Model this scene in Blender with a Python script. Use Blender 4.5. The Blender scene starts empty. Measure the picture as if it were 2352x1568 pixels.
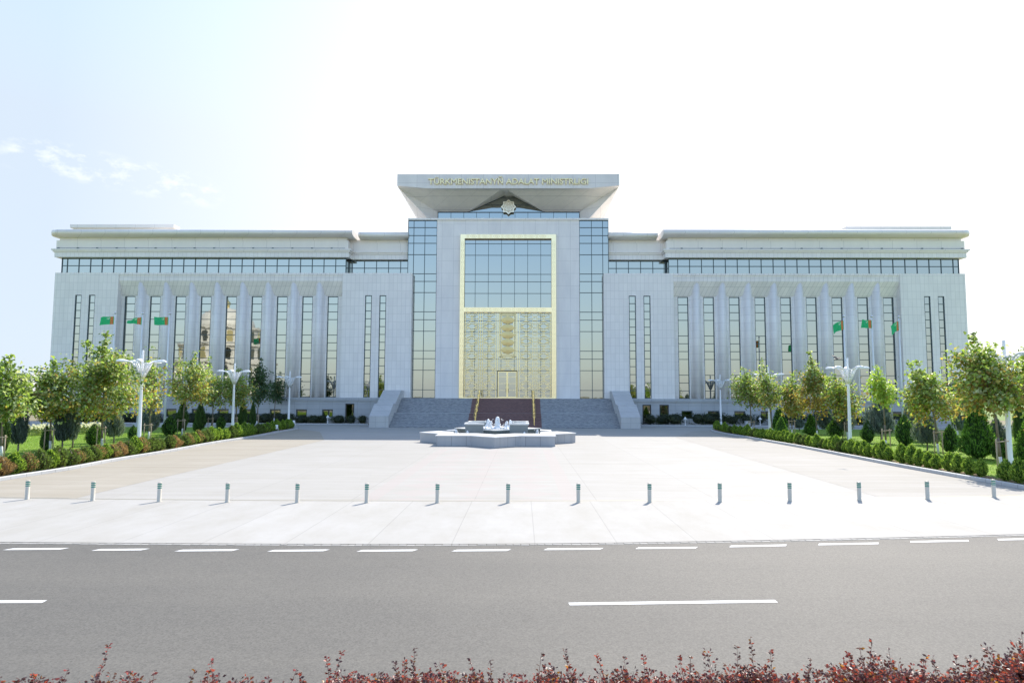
import bpy, math, random
import numpy as np
from mathutils import Vector, Matrix

S = bpy.context.scene
COL = S.collection
# ------------------------------------------------------------------ camera calibration
H, F = 3.5, 1568.0                      # eye height, focal length in pixels of a 2352 px wide frame
VPU, VPV, ROLL = 1199.0, 911.0, 0.0038
PITCH = math.atan((VPV-784)/F); YAW = math.atan((VPU-1176)/F*math.cos(PITCH))
R3 = (Matrix.Rotation(YAW, 3, 'Z') @ Matrix.Rotation(math.pi/2+PITCH, 3, 'X') @ Matrix.Rotation(ROLL, 3, 'Z'))
CAMP = Vector((0, 0, H))
def ray(u, v): return R3 @ Vector(((u-1176)/F, (784-v)/F, -1))
def gnd(u, v, z=0.0):
    d = ray(u, v); t = (z-H)/d.z; return CAMP + d*t
def onY(u, v, Y):
    d = ray(u, v); return CAMP + d*(Y/d.y)
def XU(u, v, Y): return onY(u, v, Y).x
def ZV(u, v, Y): return onY(u, v, Y).z

# ------------------------------------------------------------------ tagging helpers
def tag(o, label=None, cat=None, group=None, kind=None):
    if label: o['label'] = label
    if cat: o['category'] = cat
    if group: o['group'] = group
    if kind: o['kind'] = kind
    return o
def empty(name, loc, label, cat, group=None, rz=0):
    o = bpy.data.objects.new(name, None); COL.objects.link(o)
    o.location = loc; o.rotation_euler = (0, 0, rz); o.empty_display_size = 0.3
    return tag(o, label, cat, group)
def link(name, me, parent=None, loc=None):
    o = bpy.data.objects.new(name, me); COL.objects.link(o)
    if parent: o.parent = parent
    if loc is not None: o.location = loc
    return o
def copy_tree(o, parent=None):
    c = o.copy(); COL.objects.link(c)
    if parent is not None: c.parent = parent
    for ch in list(o.children): copy_tree(ch, c)
    return c
ORD = ['first','second','third','fourth','fifth','sixth','seventh','eighth','ninth','tenth','eleventh','twelfth','thirteenth','fourteenth','fifteenth','sixteenth','seventeenth','eighteenth','nineteenth']
TENS = {2:'twenty',3:'thirty',4:'forty',5:'fifty',6:'sixty',7:'seventy'}
TENTH = {2:'twentieth',3:'thirtieth',4:'fortieth',5:'fiftieth',6:'sixtieth',7:'seventieth'}
def nth(i):
    if i <= 19: return ORD[i-1]
    t, r = divmod(i, 10)
    return TENTH[t] if r == 0 else TENS[t]+'-'+ORD[r-1]

# ------------------------------------------------------------------ mesh builder
class MB:
    def __init__(s): s.v = []; s.f = []; s.m = []; s.sm = []
    def add(s, vs, fs, mi=0, smooth=False):
        b = len(s.v); s.v += [tuple(p) for p in vs]
        for f in fs:
            s.f.append(tuple(b+i for i in f)); s.m.append(mi); s.sm.append(smooth)
    def box(s, x0, x1, y0, y1, z0, z1, mi=0):
        if x0 > x1: x0, x1 = x1, x0
        if y0 > y1: y0, y1 = y1, y0
        if z0 > z1: z0, z1 = z1, z0
        vs = [(x0,y0,z0),(x1,y0,z0),(x1,y1,z0),(x0,y1,z0),(x0,y0,z1),(x1,y0,z1),(x1,y1,z1),(x0,y1,z1)]
        s.add(vs, [(0,3,2,1),(4,5,6,7),(0,1,5,4),(1,2,6,5),(2,3,7,6),(3,0,4,7)], mi)
    def prism(s, poly, z0, z1, mi=0, smooth=False):        # poly counter-clockwise in xy
        n = len(poly)
        vs = [(p[0],p[1],z0) for p in poly]+[(p[0],p[1],z1) for p in poly]
        s.add(vs, [tuple(range(n-1,-1,-1)), tuple(range(n,2*n))], mi)
        b = len(s.v)-2*n
        for i in range(n):
            j = (i+1) % n
            s.f.append((b+i,b+j,b+n+j,b+n+i)); s.m.append(mi); s.sm.append(smooth)
    def xprofile(s, prof, x0, x1, mi=0, smooth=False):      # prof in (y,z), extruded along x
        n = len(prof)
        vs = [(x0,p[0],p[1]) for p in prof]+[(x1,p[0],p[1]) for p in prof]
        s.add(vs, [tuple(range(n)), tuple(range(2*n-1,n-1,-1))], mi)
        b = len(s.v)-2*n
        for i in range(n):
            j = (i+1) % n
            s.f.append((b+j,b+i,b+n+i,b+n+j)); s.m.append(mi); s.sm.append(smooth)
    def tube(s, pts, rad, n=8, mi=0, cap=True, smooth=True):
        pts = [Vector(p) for p in pts]
        if not isinstance(rad, (list, tuple)): rad = [rad]*len(pts)
        b = len(s.v); up = None
        for i, p in enumerate(pts):
            d = (pts[min(i+1,len(pts)-1)]-pts[max(i-1,0)]).normalized()
            a = Vector((0,0,1)) if abs(d.z) < 0.95 else Vector((1,0,0))
            if up is not None: a = up
            x = d.cross(a).normalized(); y = x.cross(d).normalized(); up = y
            for k in range(n):
                t = 2*math.pi*k/n
                s.v.append(tuple(p+(x*math.cos(t)+y*math.sin(t))*rad[i]))
        for i in range(len(pts)-1):
            for k in range(n):
                k2 = (k+1) % n
                s.f.append((b+i*n+k, b+(i+1)*n+k, b+(i+1)*n+k2, b+i*n+k2)); s.m.append(mi); s.sm.append(smooth)
        if cap:
            s.f.append(tuple(b+k for k in range(n))); s.m.append(mi); s.sm.append(False)
            e = b+(len(pts)-1)*n
            s.f.append(tuple(e+k for k in range(n-1,-1,-1))); s.m.append(mi); s.sm.append(False)
    def bar(s, p, q, w, d, mi=0):                           # flat bar in an xz plane: width w, depth d in y
        p = Vector(p); q = Vector(q); t = (q-p).normalized(); nrm = Vector((-t.z,0,t.x))*(w/2); e = t*(w*0.3)
        p = p-e; q = q+e
        vs = []
        for y in (-d, 0):
            for a, b2 in ((p,-1),(q,-1),(q,1),(p,1)):
                r = a+nrm*b2; vs.append((r.x, r.y+y, r.z))
        s.add(vs, [(0,1,2,3),(7,6,5,4),(0,4,5,1),(1,5,6,2),(2,6,7,3),(3,7,4,0)], mi)
    def lathe(s, prof, n=24, c=(0,0), mi=0, smooth=True, cap=True):  # prof (r,z) from bottom to top
        b = len(s.v)
        for r, z in prof:
            for k in range(n):
                t = 2*math.pi*k/n; s.v.append((c[0]+r*math.cos(t), c[1]+r*math.sin(t), z))
        for i in range(len(prof)-1):
            for k in range(n):
                k2 = (k+1) % n
                s.f.append((b+i*n+k, b+i*n+k2, b+(i+1)*n+k2, b+(i+1)*n+k)); s.m.append(mi); s.sm.append(smooth)
        if cap:
            s.f.append(tuple(b+k for k in range(n-1,-1,-1))); s.m.append(mi); s.sm.append(False)
            e = b+(len(prof)-1)*n
            s.f.append(tuple(e+k for k in range(n))); s.m.append(mi); s.sm.append(False)
    def wall(s, x0, x1, z0, z1, y0, y1, openings=(), mi=0): # front y0, back y1, holes (xa,xb,za,zb)
        xs = sorted({x0,x1}|{a for o in openings for a in o[:2]}); zs = sorted({z0,z1}|{a for o in openings for a in o[2:]})
        xs = [x for x in xs if x0-1e-6 <= x <= x1+1e-6]; zs = [z for z in zs if z0-1e-6 <= z <= z1+1e-6]
        def solid(i, j):
            if i < 0 or j < 0 or i >= len(xs)-1 or j >= len(zs)-1: return False
            cx, cz = (xs[i]+xs[i+1])/2, (zs[j]+zs[j+1])/2
            return not any(a < cx < b and c < cz < d for a, b, c, d in openings)
        for i in range(len(xs)-1):
            for j in range(len(zs)-1):
                if not solid(i, j): continue
                a, b, c, d = xs[i], xs[i+1], zs[j], zs[j+1]
                s.add([(a,y0,c),(b,y0,c),(b,y0,d),(a,y0,d)], [(0,1,2,3)], mi)
                s.add([(a,y1,c),(b,y1,c),(b,y1,d),(a,y1,d)], [(3,2,1,0)], mi)
                if not solid(i-1, j): s.add([(a,y0,c),(a,y0,d),(a,y1,d),(a,y1,c)], [(0,1,2,3)], mi)
                if not solid(i+1, j): s.add([(b,y0,c),(b,y1,c),(b,y1,d),(b,y0,d)], [(0,1,2,3)], mi)
                if not solid(i, j-1): s.add([(a,y0,c),(a,y1,c),(b,y1,c),(b,y0,c)], [(0,1,2,3)], mi)
                if not solid(i, j+1): s.add([(a,y0,d),(b,y0,d),(b,y1,d),(a,y1,d)], [(0,1,2,3)], mi)
    def sheet(s, pts, z, mi=0):
        s.add([(p[0],p[1],z) for p in pts], [tuple(range(len(pts)))], mi)
    def mesh(s, name, mats, merge=False):
        me = bpy.data.meshes.new(name); me.from_pydata(s.v, [], s.f)
        if not isinstance(mats, (list, tuple)): mats = [mats]
        for m in mats: me.materials.append(m)
        me.polygons.foreach_set('material_index', s.m); me.polygons.foreach_set('use_smooth', s.sm)
        me.update(); return me
    def build(s, name, mats, parent=None, loc=None):
        return link(name, s.mesh(name, mats), parent, loc)

# ------------------------------------------------------------------ materials
def newmat(name):
    m = bpy.data.materials.new(name); m.use_nodes = True
    nt = m.node_tree; return m, nt, nt.nodes['Principled BSDF']
def rgb(*c): return (c[0], c[1], c[2], 1.0)
def N(nt, t, **kw):
    n = nt.nodes.new(t)
    for k, v in kw.items(): setattr(n, k, v)
    return n
def setin(n, **kw):
    for k, v in kw.items(): n.inputs[k.replace('_', ' ')].default_value = v
def mixrgb(nt, fac, a, b, blend='MIX'):
    n = N(nt, 'ShaderNodeMix', data_type='RGBA', blend_type=blend)
    for sock, val in ((0, fac), (6, a), (7, b)):
        if hasattr(val, 'is_linked') or isinstance(val, bpy.types.NodeSocket): nt.links.new(val, n.inputs[sock])
        else: n.inputs[sock].default_value = val
    return n.outputs[2]
def math_(nt, op, a, b=None, c=None, clamp=False):
    n = N(nt, 'ShaderNodeMath', operation=op, use_clamp=clamp)
    for i, val in enumerate((a, b, c)):
        if val is None: continue
        if isinstance(val, bpy.types.NodeSocket): nt.links.new(val, n.inputs[i])
        else: n.inputs[i].default_value = val
    return n.outputs[0]
def noise(nt, vec, scale, detail=4, rough=0.55):
    n = N(nt, 'ShaderNodeTexNoise'); setin(n, Scale=scale, Detail=detail, Roughness=rough)
    nt.links.new(vec, n.inputs['Vector']); return n.outputs['Fac']
def ramp(nt, fac, stops):
    n = N(nt, 'ShaderNodeValToRGB'); nt.links.new(fac, n.inputs[0])
    el = n.color_ramp.elements
    el[0].position, el[0].color = stops[0]; el[1].position, el[1].color = stops[-1]
    for p, c in stops[1:-1]:
        e = el.new(p); e.color = c
    return n.outputs[0]
def scaled(nt, vec, sc):
    n = N(nt, 'ShaderNodeMapping'); n.inputs['Scale'].default_value = sc; nt.links.new(vec, n.inputs['Vector']); return n.outputs[0]
def plain(name, col, rough=0.6, metal=0.0, var=0.08, scale=3.0, bump=0.0, spec=0.5):
    m, nt, b = newmat(name)
    tc = N(nt, 'ShaderNodeTexCoord').outputs['Object']
    nz = noise(nt, tc, scale)
    c = mixrgb(nt, nz, rgb(*[x*(1-var) for x in col]), rgb(*[min(1, x*(1+var)) for x in col]))
    nt.links.new(c, b.inputs['Base Color']); setin(b, Roughness=rough, Metallic=metal)
    b.inputs['Specular IOR Level'].default_value = spec
    if bump:
        bp = N(nt, 'ShaderNodeBump'); setin(bp, Strength=bump, Distance=0.02)
        nt.links.new(noise(nt, tc, scale*8, 5), bp.inputs['Height']); nt.links.new(bp.outputs[0], b.inputs['Normal'])
    return m
def panels(name, col, w, h, mortar=0.02, dark=0.62, var=0.05, rough=0.45, ox=0.0, oz=0.0, spec=0.5, stain=0.06):
    m, nt, b = newmat(name)
    tc = N(nt, 'ShaderNodeTexCoord').outputs['Object']
    sp = N(nt, 'ShaderNodeSeparateXYZ'); nt.links.new(tc, sp.inputs[0])
    cb = N(nt, 'ShaderNodeCombineXYZ')
    nt.links.new(math_(nt, 'ADD', math_(nt, 'ADD', sp.outputs[0], sp.outputs[1]), ox), cb.inputs[0])
    nt.links.new(math_(nt, 'ADD', sp.outputs[2], oz), cb.inputs[1])
    br = N(nt, 'ShaderNodeTexBrick', offset=0.0, squash=1.0)
    setin(br, Scale=1.0, Mortar_Size=mortar, Mortar_Smooth=0.1, Bias=0.0, Brick_Width=w, Row_Height=h)
    br.inputs['Color1'].default_value = rgb(*[x*(1-var) for x in col])
    br.inputs['Color2'].default_value = rgb(*[min(1, x*(1+var)) for x in col])
    br.inputs['Mortar'].default_value = rgb(*[x*dark for x in col])
    nt.links.new(cb.outputs[0], br.inputs['Vector'])
    st = noise(nt, scaled(nt, tc, (0.6, 0.6, 0.15)), 1.3, 6, 0.65)
    c = mixrgb(nt, 1.0, br.outputs['Color'], ramp(nt, st, [(0.3, rgb(1-stain*2.2, 1-stain*2.2, 1-stain*1.9)), (0.7, rgb(1, 1, 1))]), 'MULTIPLY')
    nt.links.new(c, b.inputs['Base Color']); setin(b, Roughness=rough); b.inputs['Specular IOR Level'].default_value = spec
    return m
def glassmat(name, col, rough=0.015, wob=0.0025):
    m, nt, b = newmat(name)
    tc = N(nt, 'ShaderNodeTexCoord').outputs['Object']
    setin(b, Roughness=rough, Metallic=1.0)
    b.inputs['Base Color'].default_value = rgb(*col)
    bp = N(nt, 'ShaderNodeBump'); setin(bp, Strength=1.0, Distance=wob)
    nt.links.new(noise(nt, tc, 0.7, 2, 0.5), bp.inputs['Height']); nt.links.new(bp.outputs[0], b.inputs['Normal'])
    return m
def leafmat(name, trans=0.45, rough=0.5, spec=0.4, gain=1.0):
    m, nt, b = newmat(name)
    at = N(nt, 'ShaderNodeAttribute', attribute_name='Col')
    nt.links.new(at.outputs['Color'], b.inputs['Base Color']); setin(b, Roughness=rough)
    b.inputs['Specular IOR Level'].default_value = spec
    tr = N(nt, 'ShaderNodeBsdfTranslucent')
    br = mixrgb(nt, 1.0, at.outputs['Color'], rgb(1.25*gain, 1.25*gain, 0.75*gain), 'MULTIPLY')
    nt.links.new(br, tr.inputs['Color'])
    mx = N(nt, 'ShaderNodeMixShader'); mx.inputs[0].default_value = trans
    nt.links.new(b.outputs[0], mx.inputs[1]); nt.links.new(tr.outputs[0], mx.inputs[2])
    nt.links.new(mx.outputs[0], nt.nodes['Material Output'].inputs['Surface'])
    return m

M = {}
MARBLE = (0.87, 0.828, 0.775)
M['marble'] = panels('white_marble_cladding', MARBLE, 0.545, 1.0, 0.02, 0.8, 0.03, stain=0.04)
M['marble_big'] = panels('large_marble_panels', (0.87, 0.828, 0.78), 1.52, 1.62, 0.022, 0.8, 0.02)
M['cornice'] = panels('cornice_panels', (0.875, 0.825, 0.76), 3.1, 30, 0.025, 0.75, 0.015, stain=0.03)
M['soffit'] = panels('soffit_panels', (0.88, 0.83, 0.775), 0.545, 1.1, 0.022, 0.7, 0.04)
M['canopy'] = panels('canopy_panels', (0.83, 0.785, 0.73), 2.9, 1.2, 0.025, 0.75, 0.02)
M['granite'] = panels('grey_granite_plinth', (0.46, 0.475, 0.485), 1.6, 0.62, 0.02, 0.72, 0.04)
M['cheek'] = panels('stair_wall_granite', (0.58, 0.57, 0.545), 1.1, 0.62, 0.018, 0.75, 0.03)
M['glass'] = glassmat('tinted_facade_glass', (0.352, 0.366, 0.338))
M['glass_dark'] = glassmat('dark_window_glass', (0.22, 0.215, 0.175))
M['frame'] = plain('dark_window_frame', (0.04, 0.075, 0.085), 0.35)
M['frame_black'] = plain('black_door_frame', (0.015, 0.018, 0.022), 0.4)
M['gold'] = plain('gold_metal', (0.95, 0.79, 0.40), 0.28, 1.0, 0.05)
M['gold_med'] = plain('matt_gold_medallion', (0.72, 0.57, 0.26), 0.42, 0.9)
M['gold_bright'] = plain('bright_gold_metal', (0.92, 0.72, 0.30), 0.25, 1.0, 0.05)
M['cream'] = plain('cream_portal_frame', (0.98, 0.81, 0.49), 0.30, 1.0, 0.03)
M['brown_line'] = plain('bronze_inlay', (0.62, 0.50, 0.25), 0.4, 0.8)
M['white'] = plain('white_paint', (0.86, 0.86, 0.85), 0.35, 0.0, 0.03)
M['steel'] = plain('galvanised_steel', (0.55, 0.55, 0.55), 0.35, 0.6, 0.05)
M['emblem'] = plain('emblem_stone', (0.95, 0.90, 0.76), 0.38, 0.85, 0.06)
M['emblem_dark'] = plain('emblem_relief', (0.62, 0.54, 0.40), 0.45, 0.6, 0.06)
M['letter'] = plain('gold_letters', (0.90, 0.76, 0.44), 0.38, 0.9, 0.02)
SKY_STRENGTH, SUN_ENERGY, EXPOSURE = 0.122, 2.45, 1.48
# ------------------------------------------------------------------ building
YF, YH, YB = 86.5, 86.62, 87.45          # wing front plane, bay header plane, bay back wall
YT, YG = 87.6, 91.5                      # tower plane, canopy glass plane
XC = XU(1166.5, 800, YT)                 # building axis
bld = empty('government_building', (XC, YF, 0), 'long white marble government building with glass tower, gold portal and winged canopy', 'building')
def B(mb, name, mats, parent=None):      # part of the building, world coordinates shifted to its base
    mb.v = [(x-XC, y-YF, z) for x, y, z in mb.v]
    return mb.build(name, mats, parent or bld)
def Bs(mb, name, mats, parent):          # sub-part (parent sits at the building base)
    mb.v = [(x-XC, y-YF, z) for x, y, z in mb.v]
    return mb.build(name, mats, parent)

zWallTop = ZV(860, 627, YF); zFloor = ZV(860, 913, YF)
zHeadLine = ZV(800, 631.7, YF); zHead = ZV(700, 645, YH); zWinTop = ZV(650, 680.3, YB); zWinBot = ZV(650, 912.0, YB)
zNTop = ZV(850, 678, YF); zNBot = ZV(850, 912.6, YF)
zRib0, zRibM, zRib1 = zWallTop-0.02, ZV(500, 610.5, 87.5), ZV(700, 593, 87.5)
zBand1 = ZV(790, 579, 86.8); zMould1 = ZV(790, 571.7, 86.7); zTier = ZV(790, 552.5, 86.85); zUp = ZV(790, 542, 87.0)
zCor0, zCor1 = ZV(790, 543, 86.3), ZV(790, 527.3, 86.0)
YP = 86.2
zCap0, zCap1 = ZV(850, 922, YP), ZV(850, 913, YP)

def window(x0, x1, z0, z1, yglass, yfront, rows, verts=(), bar=0.075, name='window', gm='glass', side=0.09):
    m = MB(); t = side
    m.box(x0, x0+t, yfront, yglass+0.05, z0, z1); m.box(x1-t, x1, yfront, yglass+0.05, z0, z1)
    m.box(x0+t, x1-t, yfront, yglass+0.05, z1-t, z1); m.box(x0+t, x1-t, yfront, yglass+0.05, z0, z0+t)
    for z in rows: m.box(x0+t, x1-t, yfront+0.01, yglass+0.04, z-bar/2, z+bar/2)
    cuts = [z0+t]+[c for z in sorted(rows) for c in (z-bar/2, z+bar/2)]+[z1-t]
    for x in verts:
        for k in range(0, len(cuts), 2): m.box(x-bar/2, x+bar/2, yfront+0.015, yglass+0.04, cuts[k], cuts[k+1])
    f = B(m, name, M['frame'])
    g = MB(); g.box(x0+t*0.5, x1-t*0.5, yglass, yglass+0.02, z0+t*0.5, z1-t*0.5)
    Bs(g, 'glass_pane', M[gm], f)
    return f
UNITS = [1,1,1,2,1,1,1,2,1,1,1]
def strip_rows(z0, z1, units):
    tot = sum(units); out = []; acc = 0
    for k in units[:-1]:
        acc += k; out.append(z1-(z1-z0)*acc/tot)
    return out

def pilaster_poly(xc, w, d, yb):         # bulging half column flowing out of the wall
    pts = []; n = 28
    for i in range(n+1):
        s = -1+2*i/n
        a = abs(s)
        p = d*math.sqrt(max(0, 1-(a/0.64)**2)) if a < 0.64 else 0.0
        p = max(p, d*0.30*max(0, 1-a)**1.7/0.36**1.7*0.5)
        pts.append((xc+s*w/2, yb-p))
    return pts+[(xc+w/2, yb+0.05), (xc-w/2, yb+0.05)]

def wing(sgn, e):
    # e: dict of world x's for this wing, outer -> inner
    lo = lambda a, b: (min(a, b), max(a, b))
    # --- blocks with narrow windows, bay back wall with tall windows, header
    m = MB()
    for key, (xa, xb) in (('outer', lo(e['end'], e['bay0'])), ('inner', lo(e['bay1'], e['in1']))):
        holes = [(a, b, zNBot, zNTop) for a, b in e['narrow_'+key]]
        m.wall(xa, xb, zFloor, zWallTop, YF, YF+0.5, holes)
    xa, xb = lo(e['bay0'], e['bay1'])
    m.wall(xa, xb, zFloor, zWinTop+0.01, YB, YB+0.4, [(a, b, zWinBot, zWinTop) for a, b in e['wins']])
    for x, s2 in ((xa, 1), (xb, -1)):    # returns of the bay
        m.box(x, x-s2*0.3, YF+0.5, YB+0.4, zFloor, zWallTop)
    xe = e['end']
    m.box(xe, xe-sgn*0.4, YF+0.5, YF+22, zFloor, zWallTop)     # end wall going back
    xi = e['in1']
    m.box(xi, xi+sgn*0.4, YF+0.5, YF+4, zFloor, zWallTop)
    B(m, 'wing_wall', M['marble'])
    m = MB()
    m.box(xa, xb, YH-0.08, YB+0.4, zHeadLine, zWallTop)
    m.xprofile([(YH, zHeadLine), (YB, zHeadLine), (YB+0.4, zHeadLine), (YB+0.4, zWinTop+0.01), (YB, zWinTop+0.01), (YH, zHead)], xa, xb)
    B(m, 'bay_header', M['soffit'])
    # --- roof slab of the setback
    ws = sorted(e['wins'])
    for i in range(len(ws)-1):
        gap = ws[i+1][0]-ws[i][1]; c = (ws[i+1][0]+ws[i][1])/2
        m = MB(); m.prism(pilaster_poly(c, gap-0.30, 0.76, YB), zFloor+0.003, zHead+0.35, smooth=True)
        B(m, 'pilaster', M['marble'])
    for a, b in e['wins']:
        window(a, b, zWinBot, zWinTop, YB+0.16, YB+0.08, strip_rows(zWinBot, zWinTop, UNITS))
    for a, b in e['narrow_outer']+e['narrow_inner']:
        window(a, b, zNBot, zNTop, YF+0.14, YF+0.05, strip_rows(zNBot, zNTop, [1]*13), name='slit_window')
    # --- plinth
    x0, x1 = lo(e['end']+sgn*0.1, e['stair'])
    holes = [(a, b, c, d) for a, b, c, d in e['base_holes']]
    m = MB(); m.wall(x0, x1, -0.1, zCap0, YP, YP+0.5, holes)
    m.box(x0-0.05, x1, YP-0.16, YF+0.2, zCap0+0.14, zFloor); m.box(x0, x1, YP-0.07, YP+0.5, zCap0, zCap0+0.14)
    m.box(e['end']+sgn*0.1, e['end']-sgn*0.4, YP+0.5, YF+22, -0.1, zFloor)
    B(m, 'plinth', M['granite'])
    for a, b, c, d in holes:
        if d-c > 1.6: 
            m = MB(); t = 0.13
            m.box(a, a+t, YP+0.03, YP+0.2, c, d); m.box(b-t, b, YP+0.03, YP+0.2, c, d); m.box(a+t, b-t, YP+0.03, YP+0.2, d-t, d); m.box(a+t, b-t, YP+0.03, YP+0.2, c, c+0.3)
            f = B(m, 'basement_door', M['frame_black'])
            g = MB(); g.box(a+t*0.5, b-t*0.5, YP+0.12, YP+0.14, c+0.2, d-t*0.5); Bs(g, 'glass_pane', M['glass_dark'], f)
            g = MB(); g.tube([(b-t*0.5, YP-0.02, c+0.95), (b-t*0.5, YP-0.02, c+1.25)], 0.018, 6); Bs(g, 'door_handle', M['steel'], f)
        else:
            window(a, b, c, d, YP+0.24, YP+0.16, [], name='basement_window', gm='glass_dark', side=0.11)
    # --- ribbon window, main and set-back length
    x0, x1 = lo(e['rib_end'], e['rib_in'])
    n = 24 if True else 0
    step = 1.535; vs = []; x = e['rib_end']-sgn*0.74
    while x0+0.2 < x < x1-0.2: vs.append(x); x -= sgn*step
    window(x0, x1, zRib0, zRib1, 87.56, 87.48, [zRibM], sorted(vs), name='ribbon_window', bar=0.085)
    x2, x3 = lo(e['rib_in'], e['tower'])
    vs = []; x = e['tower']+sgn*1.2
    while x2+0.2 < x < x3-0.1: vs.append(x); x += sgn*1.6
    zr1b = zRib1-0.02
    window(x2, x3, zRib0, zr1b, 88.96, 88.88, [zRibM-0.02], sorted(vs), name='ribbon_window', bar=0.085)
    m = MB(); m.box(e['rib_in'], e['rib_in']+sgn*0.1, 87.62, 88.88, zRib0, zRib1)      # glazed return
    B(m, 'ribbon_return', M['glass'])
    m = MB(); m.box(e['rib_end'], e['rib_end']-sgn*0.1, 87.62, YF+20, zRib0, zRib1); B(m, 'ribbon_return', M['glass'])
    # --- terrace slab, fascia, mouldings, upper wall
    m = MB(); m.box(min(e['end'], e['in1'])+0.4, max(e['end'], e['in1'])-0.4, YF+0.5, 90.4, zWallTop-0.3, zWallTop-0.03)
    B(m, 'terrace', M['cornice'])
    def tiers(xo, xi, off, extra):
        a = lambda o: xo+sgn*o
        m = MB()
        def bx(mm, o, y, za, zb, o2=None):
            mm.box(a(o), xi-sgn*(o if extra else 0), y+off, y+off+3 if extra else 92, za, zb)
        back = YF+21.5
        def ring(mm, o, y, za, zb):
            mm.box(a(o), xi-sgn*(o*0.9 if extra else -0.0), y+off, back if extra else back-2, za, zb)
        ring(m, 0.55, 86.80, zRib1, zBand1)
        B(m, 'fascia', M['marble'])
        m = MB()
        ring(m, 0.72, 86.68, zBand1, zBand1+0.20); ring(m, 0.86, 86.56, zBand1+0.20, zMould1)
        B(m, 'moulding', M['cornice'])
        m = MB(); ring(m, 0.40, 86.86, zMould1, zTier); ring(m, 0.10, 87.05, zTier, zCor0+0.05)
        B(m, 'attic_wall', M['cornice'])
    tiers(e['rib_end'], e['rib_in'], 0.0, True)
    tiers(e['rib_in']-sgn*0.3, e['tower'], 1.42, False)
    m = MB(); zz = zMould1+0.10; xA, xB = e['rib_end'], e['rib_in']
    m.tube([(xA+sgn*0.3, 86.72, zz), (xB, 86.72, zz)], 0.022, 5)
    xq = xA
    while (xq-xB)*sgn > 0: m.box(xq-0.11, xq+0.11, 86.62, 86.78, zMould1+0.01, zz+0.05); xq -= sgn*2.55
    B(m, 'ledge_light_strip', M['frame'])
    # --- bullnose roof cornice
    def bull(xa, xb, off, cap_a):
        m = MB(); zc = (zCor0+zCor1)/2; hh = (zCor1-zCor0)/2
        prof = [(87.2+off, zc-hh)]
        yc = 86.05+off
        prof += [(86.75+off, zc-hh)]
        for i in range(13):
            t = -math.pi/2+math.pi*i/12
            prof.append((yc-hh*1.0*math.cos(t), zc+hh*math.sin(t) if t > 0 else zc+hh*0.72*math.sin(t)))
        prof += [(87.2+off, zc+hh), ]
        prof = prof[::-1]
        m.xprofile(prof, min(xa, xb), max(xa, xb), smooth=True)
        m.box(xa, xb, 87.2+off, YF+22, zc-hh, zc+hh-0.02)
        if cap_a is not None:            # rounded end
            n = len(prof); vs = []; fs = []
            K = 8
            for k in range(K+1):
                al = math.pi/2*k/K
                for (y, z) in prof:
                    p = max(0, 87.2+off-y)
                    vs.append((xa+cap_a*(math.sin(al))*1.15*min(1, p/1.0+0.0)*(1-0.0), 87.2+off-p*math.cos(al) if True else y, z))
            for k in range(K):
                for i in range(n-1):
                    fs.append((k*n+i, (k+1)*n+i, (k+1)*n+i+1, k*n+i+1))
            m.add(vs, fs, 0, True)
            # run the bullnose back along the end
            m2 = [(xa+cap_a*1.15*min(1, max(0, 87.2+off-y)/1.0), z) for y, z in prof]
            vs = [(x, 87.2+off, z) for x, z in m2]+[(x, YF+22, z) for x, z in m2]
            m.add(vs, [(i, n+i, n+i+1, i+1) for i in range(n-1)], 0, True)
        B(m, 'roof_cornice', M['cornice'])
    bull(e['cor_end']-sgn*1.15, e['cor_in'], 0.0, sgn*1.0)
    bull(e['cor_in']-sgn*0.45, e['tower'], 1.42, None)
    # body behind everything, so nothing is hollow
    m = MB(); m.box(e['end']-sgn*0.6, e['tower'], YB+1.2, YF+21, 0, zWallTop-0.4); m.box(e['rib_end']-sgn*0.5, e['tower'], 90.6, YF+20.5, zWallTop-0.4, zCor0)
    B(m, 'core', M['soffit'])
    m = MB(); px = e['pent']; m.box(px[0], px[1], 106, 108, e['pz'][0], e['pz'][1]); 
    m.box(px[0]+0.3, px[1]-0.3, 106.3, 108, zCor1-0.3, e['pz'][0])
    B(m, 'rooftop_parapet', M['cornice'])

def xs(us, v, Y): return [XU(u, v, Y) for u in us]
wl = [753-58.25*i for i in range(9)][::-1]
winsL = [(XU(u, 680, YB), XU(u+24.2, 680, YB)) for u in wl]
wr = [1556.2+58.95*i for i in range(9)]
winsR = [(XU(u, 684, YB), XU(u+24.4, 684, YB)) for u in wr]
def base_holes(wins, doors):
    out = []
    for a, b in wins:
        c = (a+b)/2; out.append((c-0.69, c+0.69, ZV(650, 957.4, YP), ZV(650, 939.5, YP)))
    for d in doors: out.append((XU(d[0], 945, YP), XU(d[1], 945, YP), 0.16, ZV(800, 926.3, YP)))
    return out
eL = dict(end=XU(126.6, 627, YF), bay0=XU(272, 640, YF), bay1=XU(787, 640, YF), in1=XU(946.5, 627, YF), stair=XU(880, 950, YP),
          narrow_outer=[tuple(xs((172.8, 187.6), 677, YF)), tuple(xs((204.3, 218.8), 677, YF))],
          narrow_inner=[tuple(xs((838.9, 854.2), 678, YF)), tuple(xs((871.8, 887.2), 678, YF))],
          wins=winsL, base_holes=base_holes(winsL, [(793, 813.5)]),
          rib_end=XU(142, 600, 87.5), rib_in=XU(795.5, 600, 87.5), tower=XU(938, 560, YT),
          cor_end=XU(114, 535, 86.3), cor_in=XU(811.5, 535, 86.3), pent=xs((160.8, 399), 520, 106), pz=(ZV(280, 523.0, 106), ZV(280, 515.5, 106)))
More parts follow.
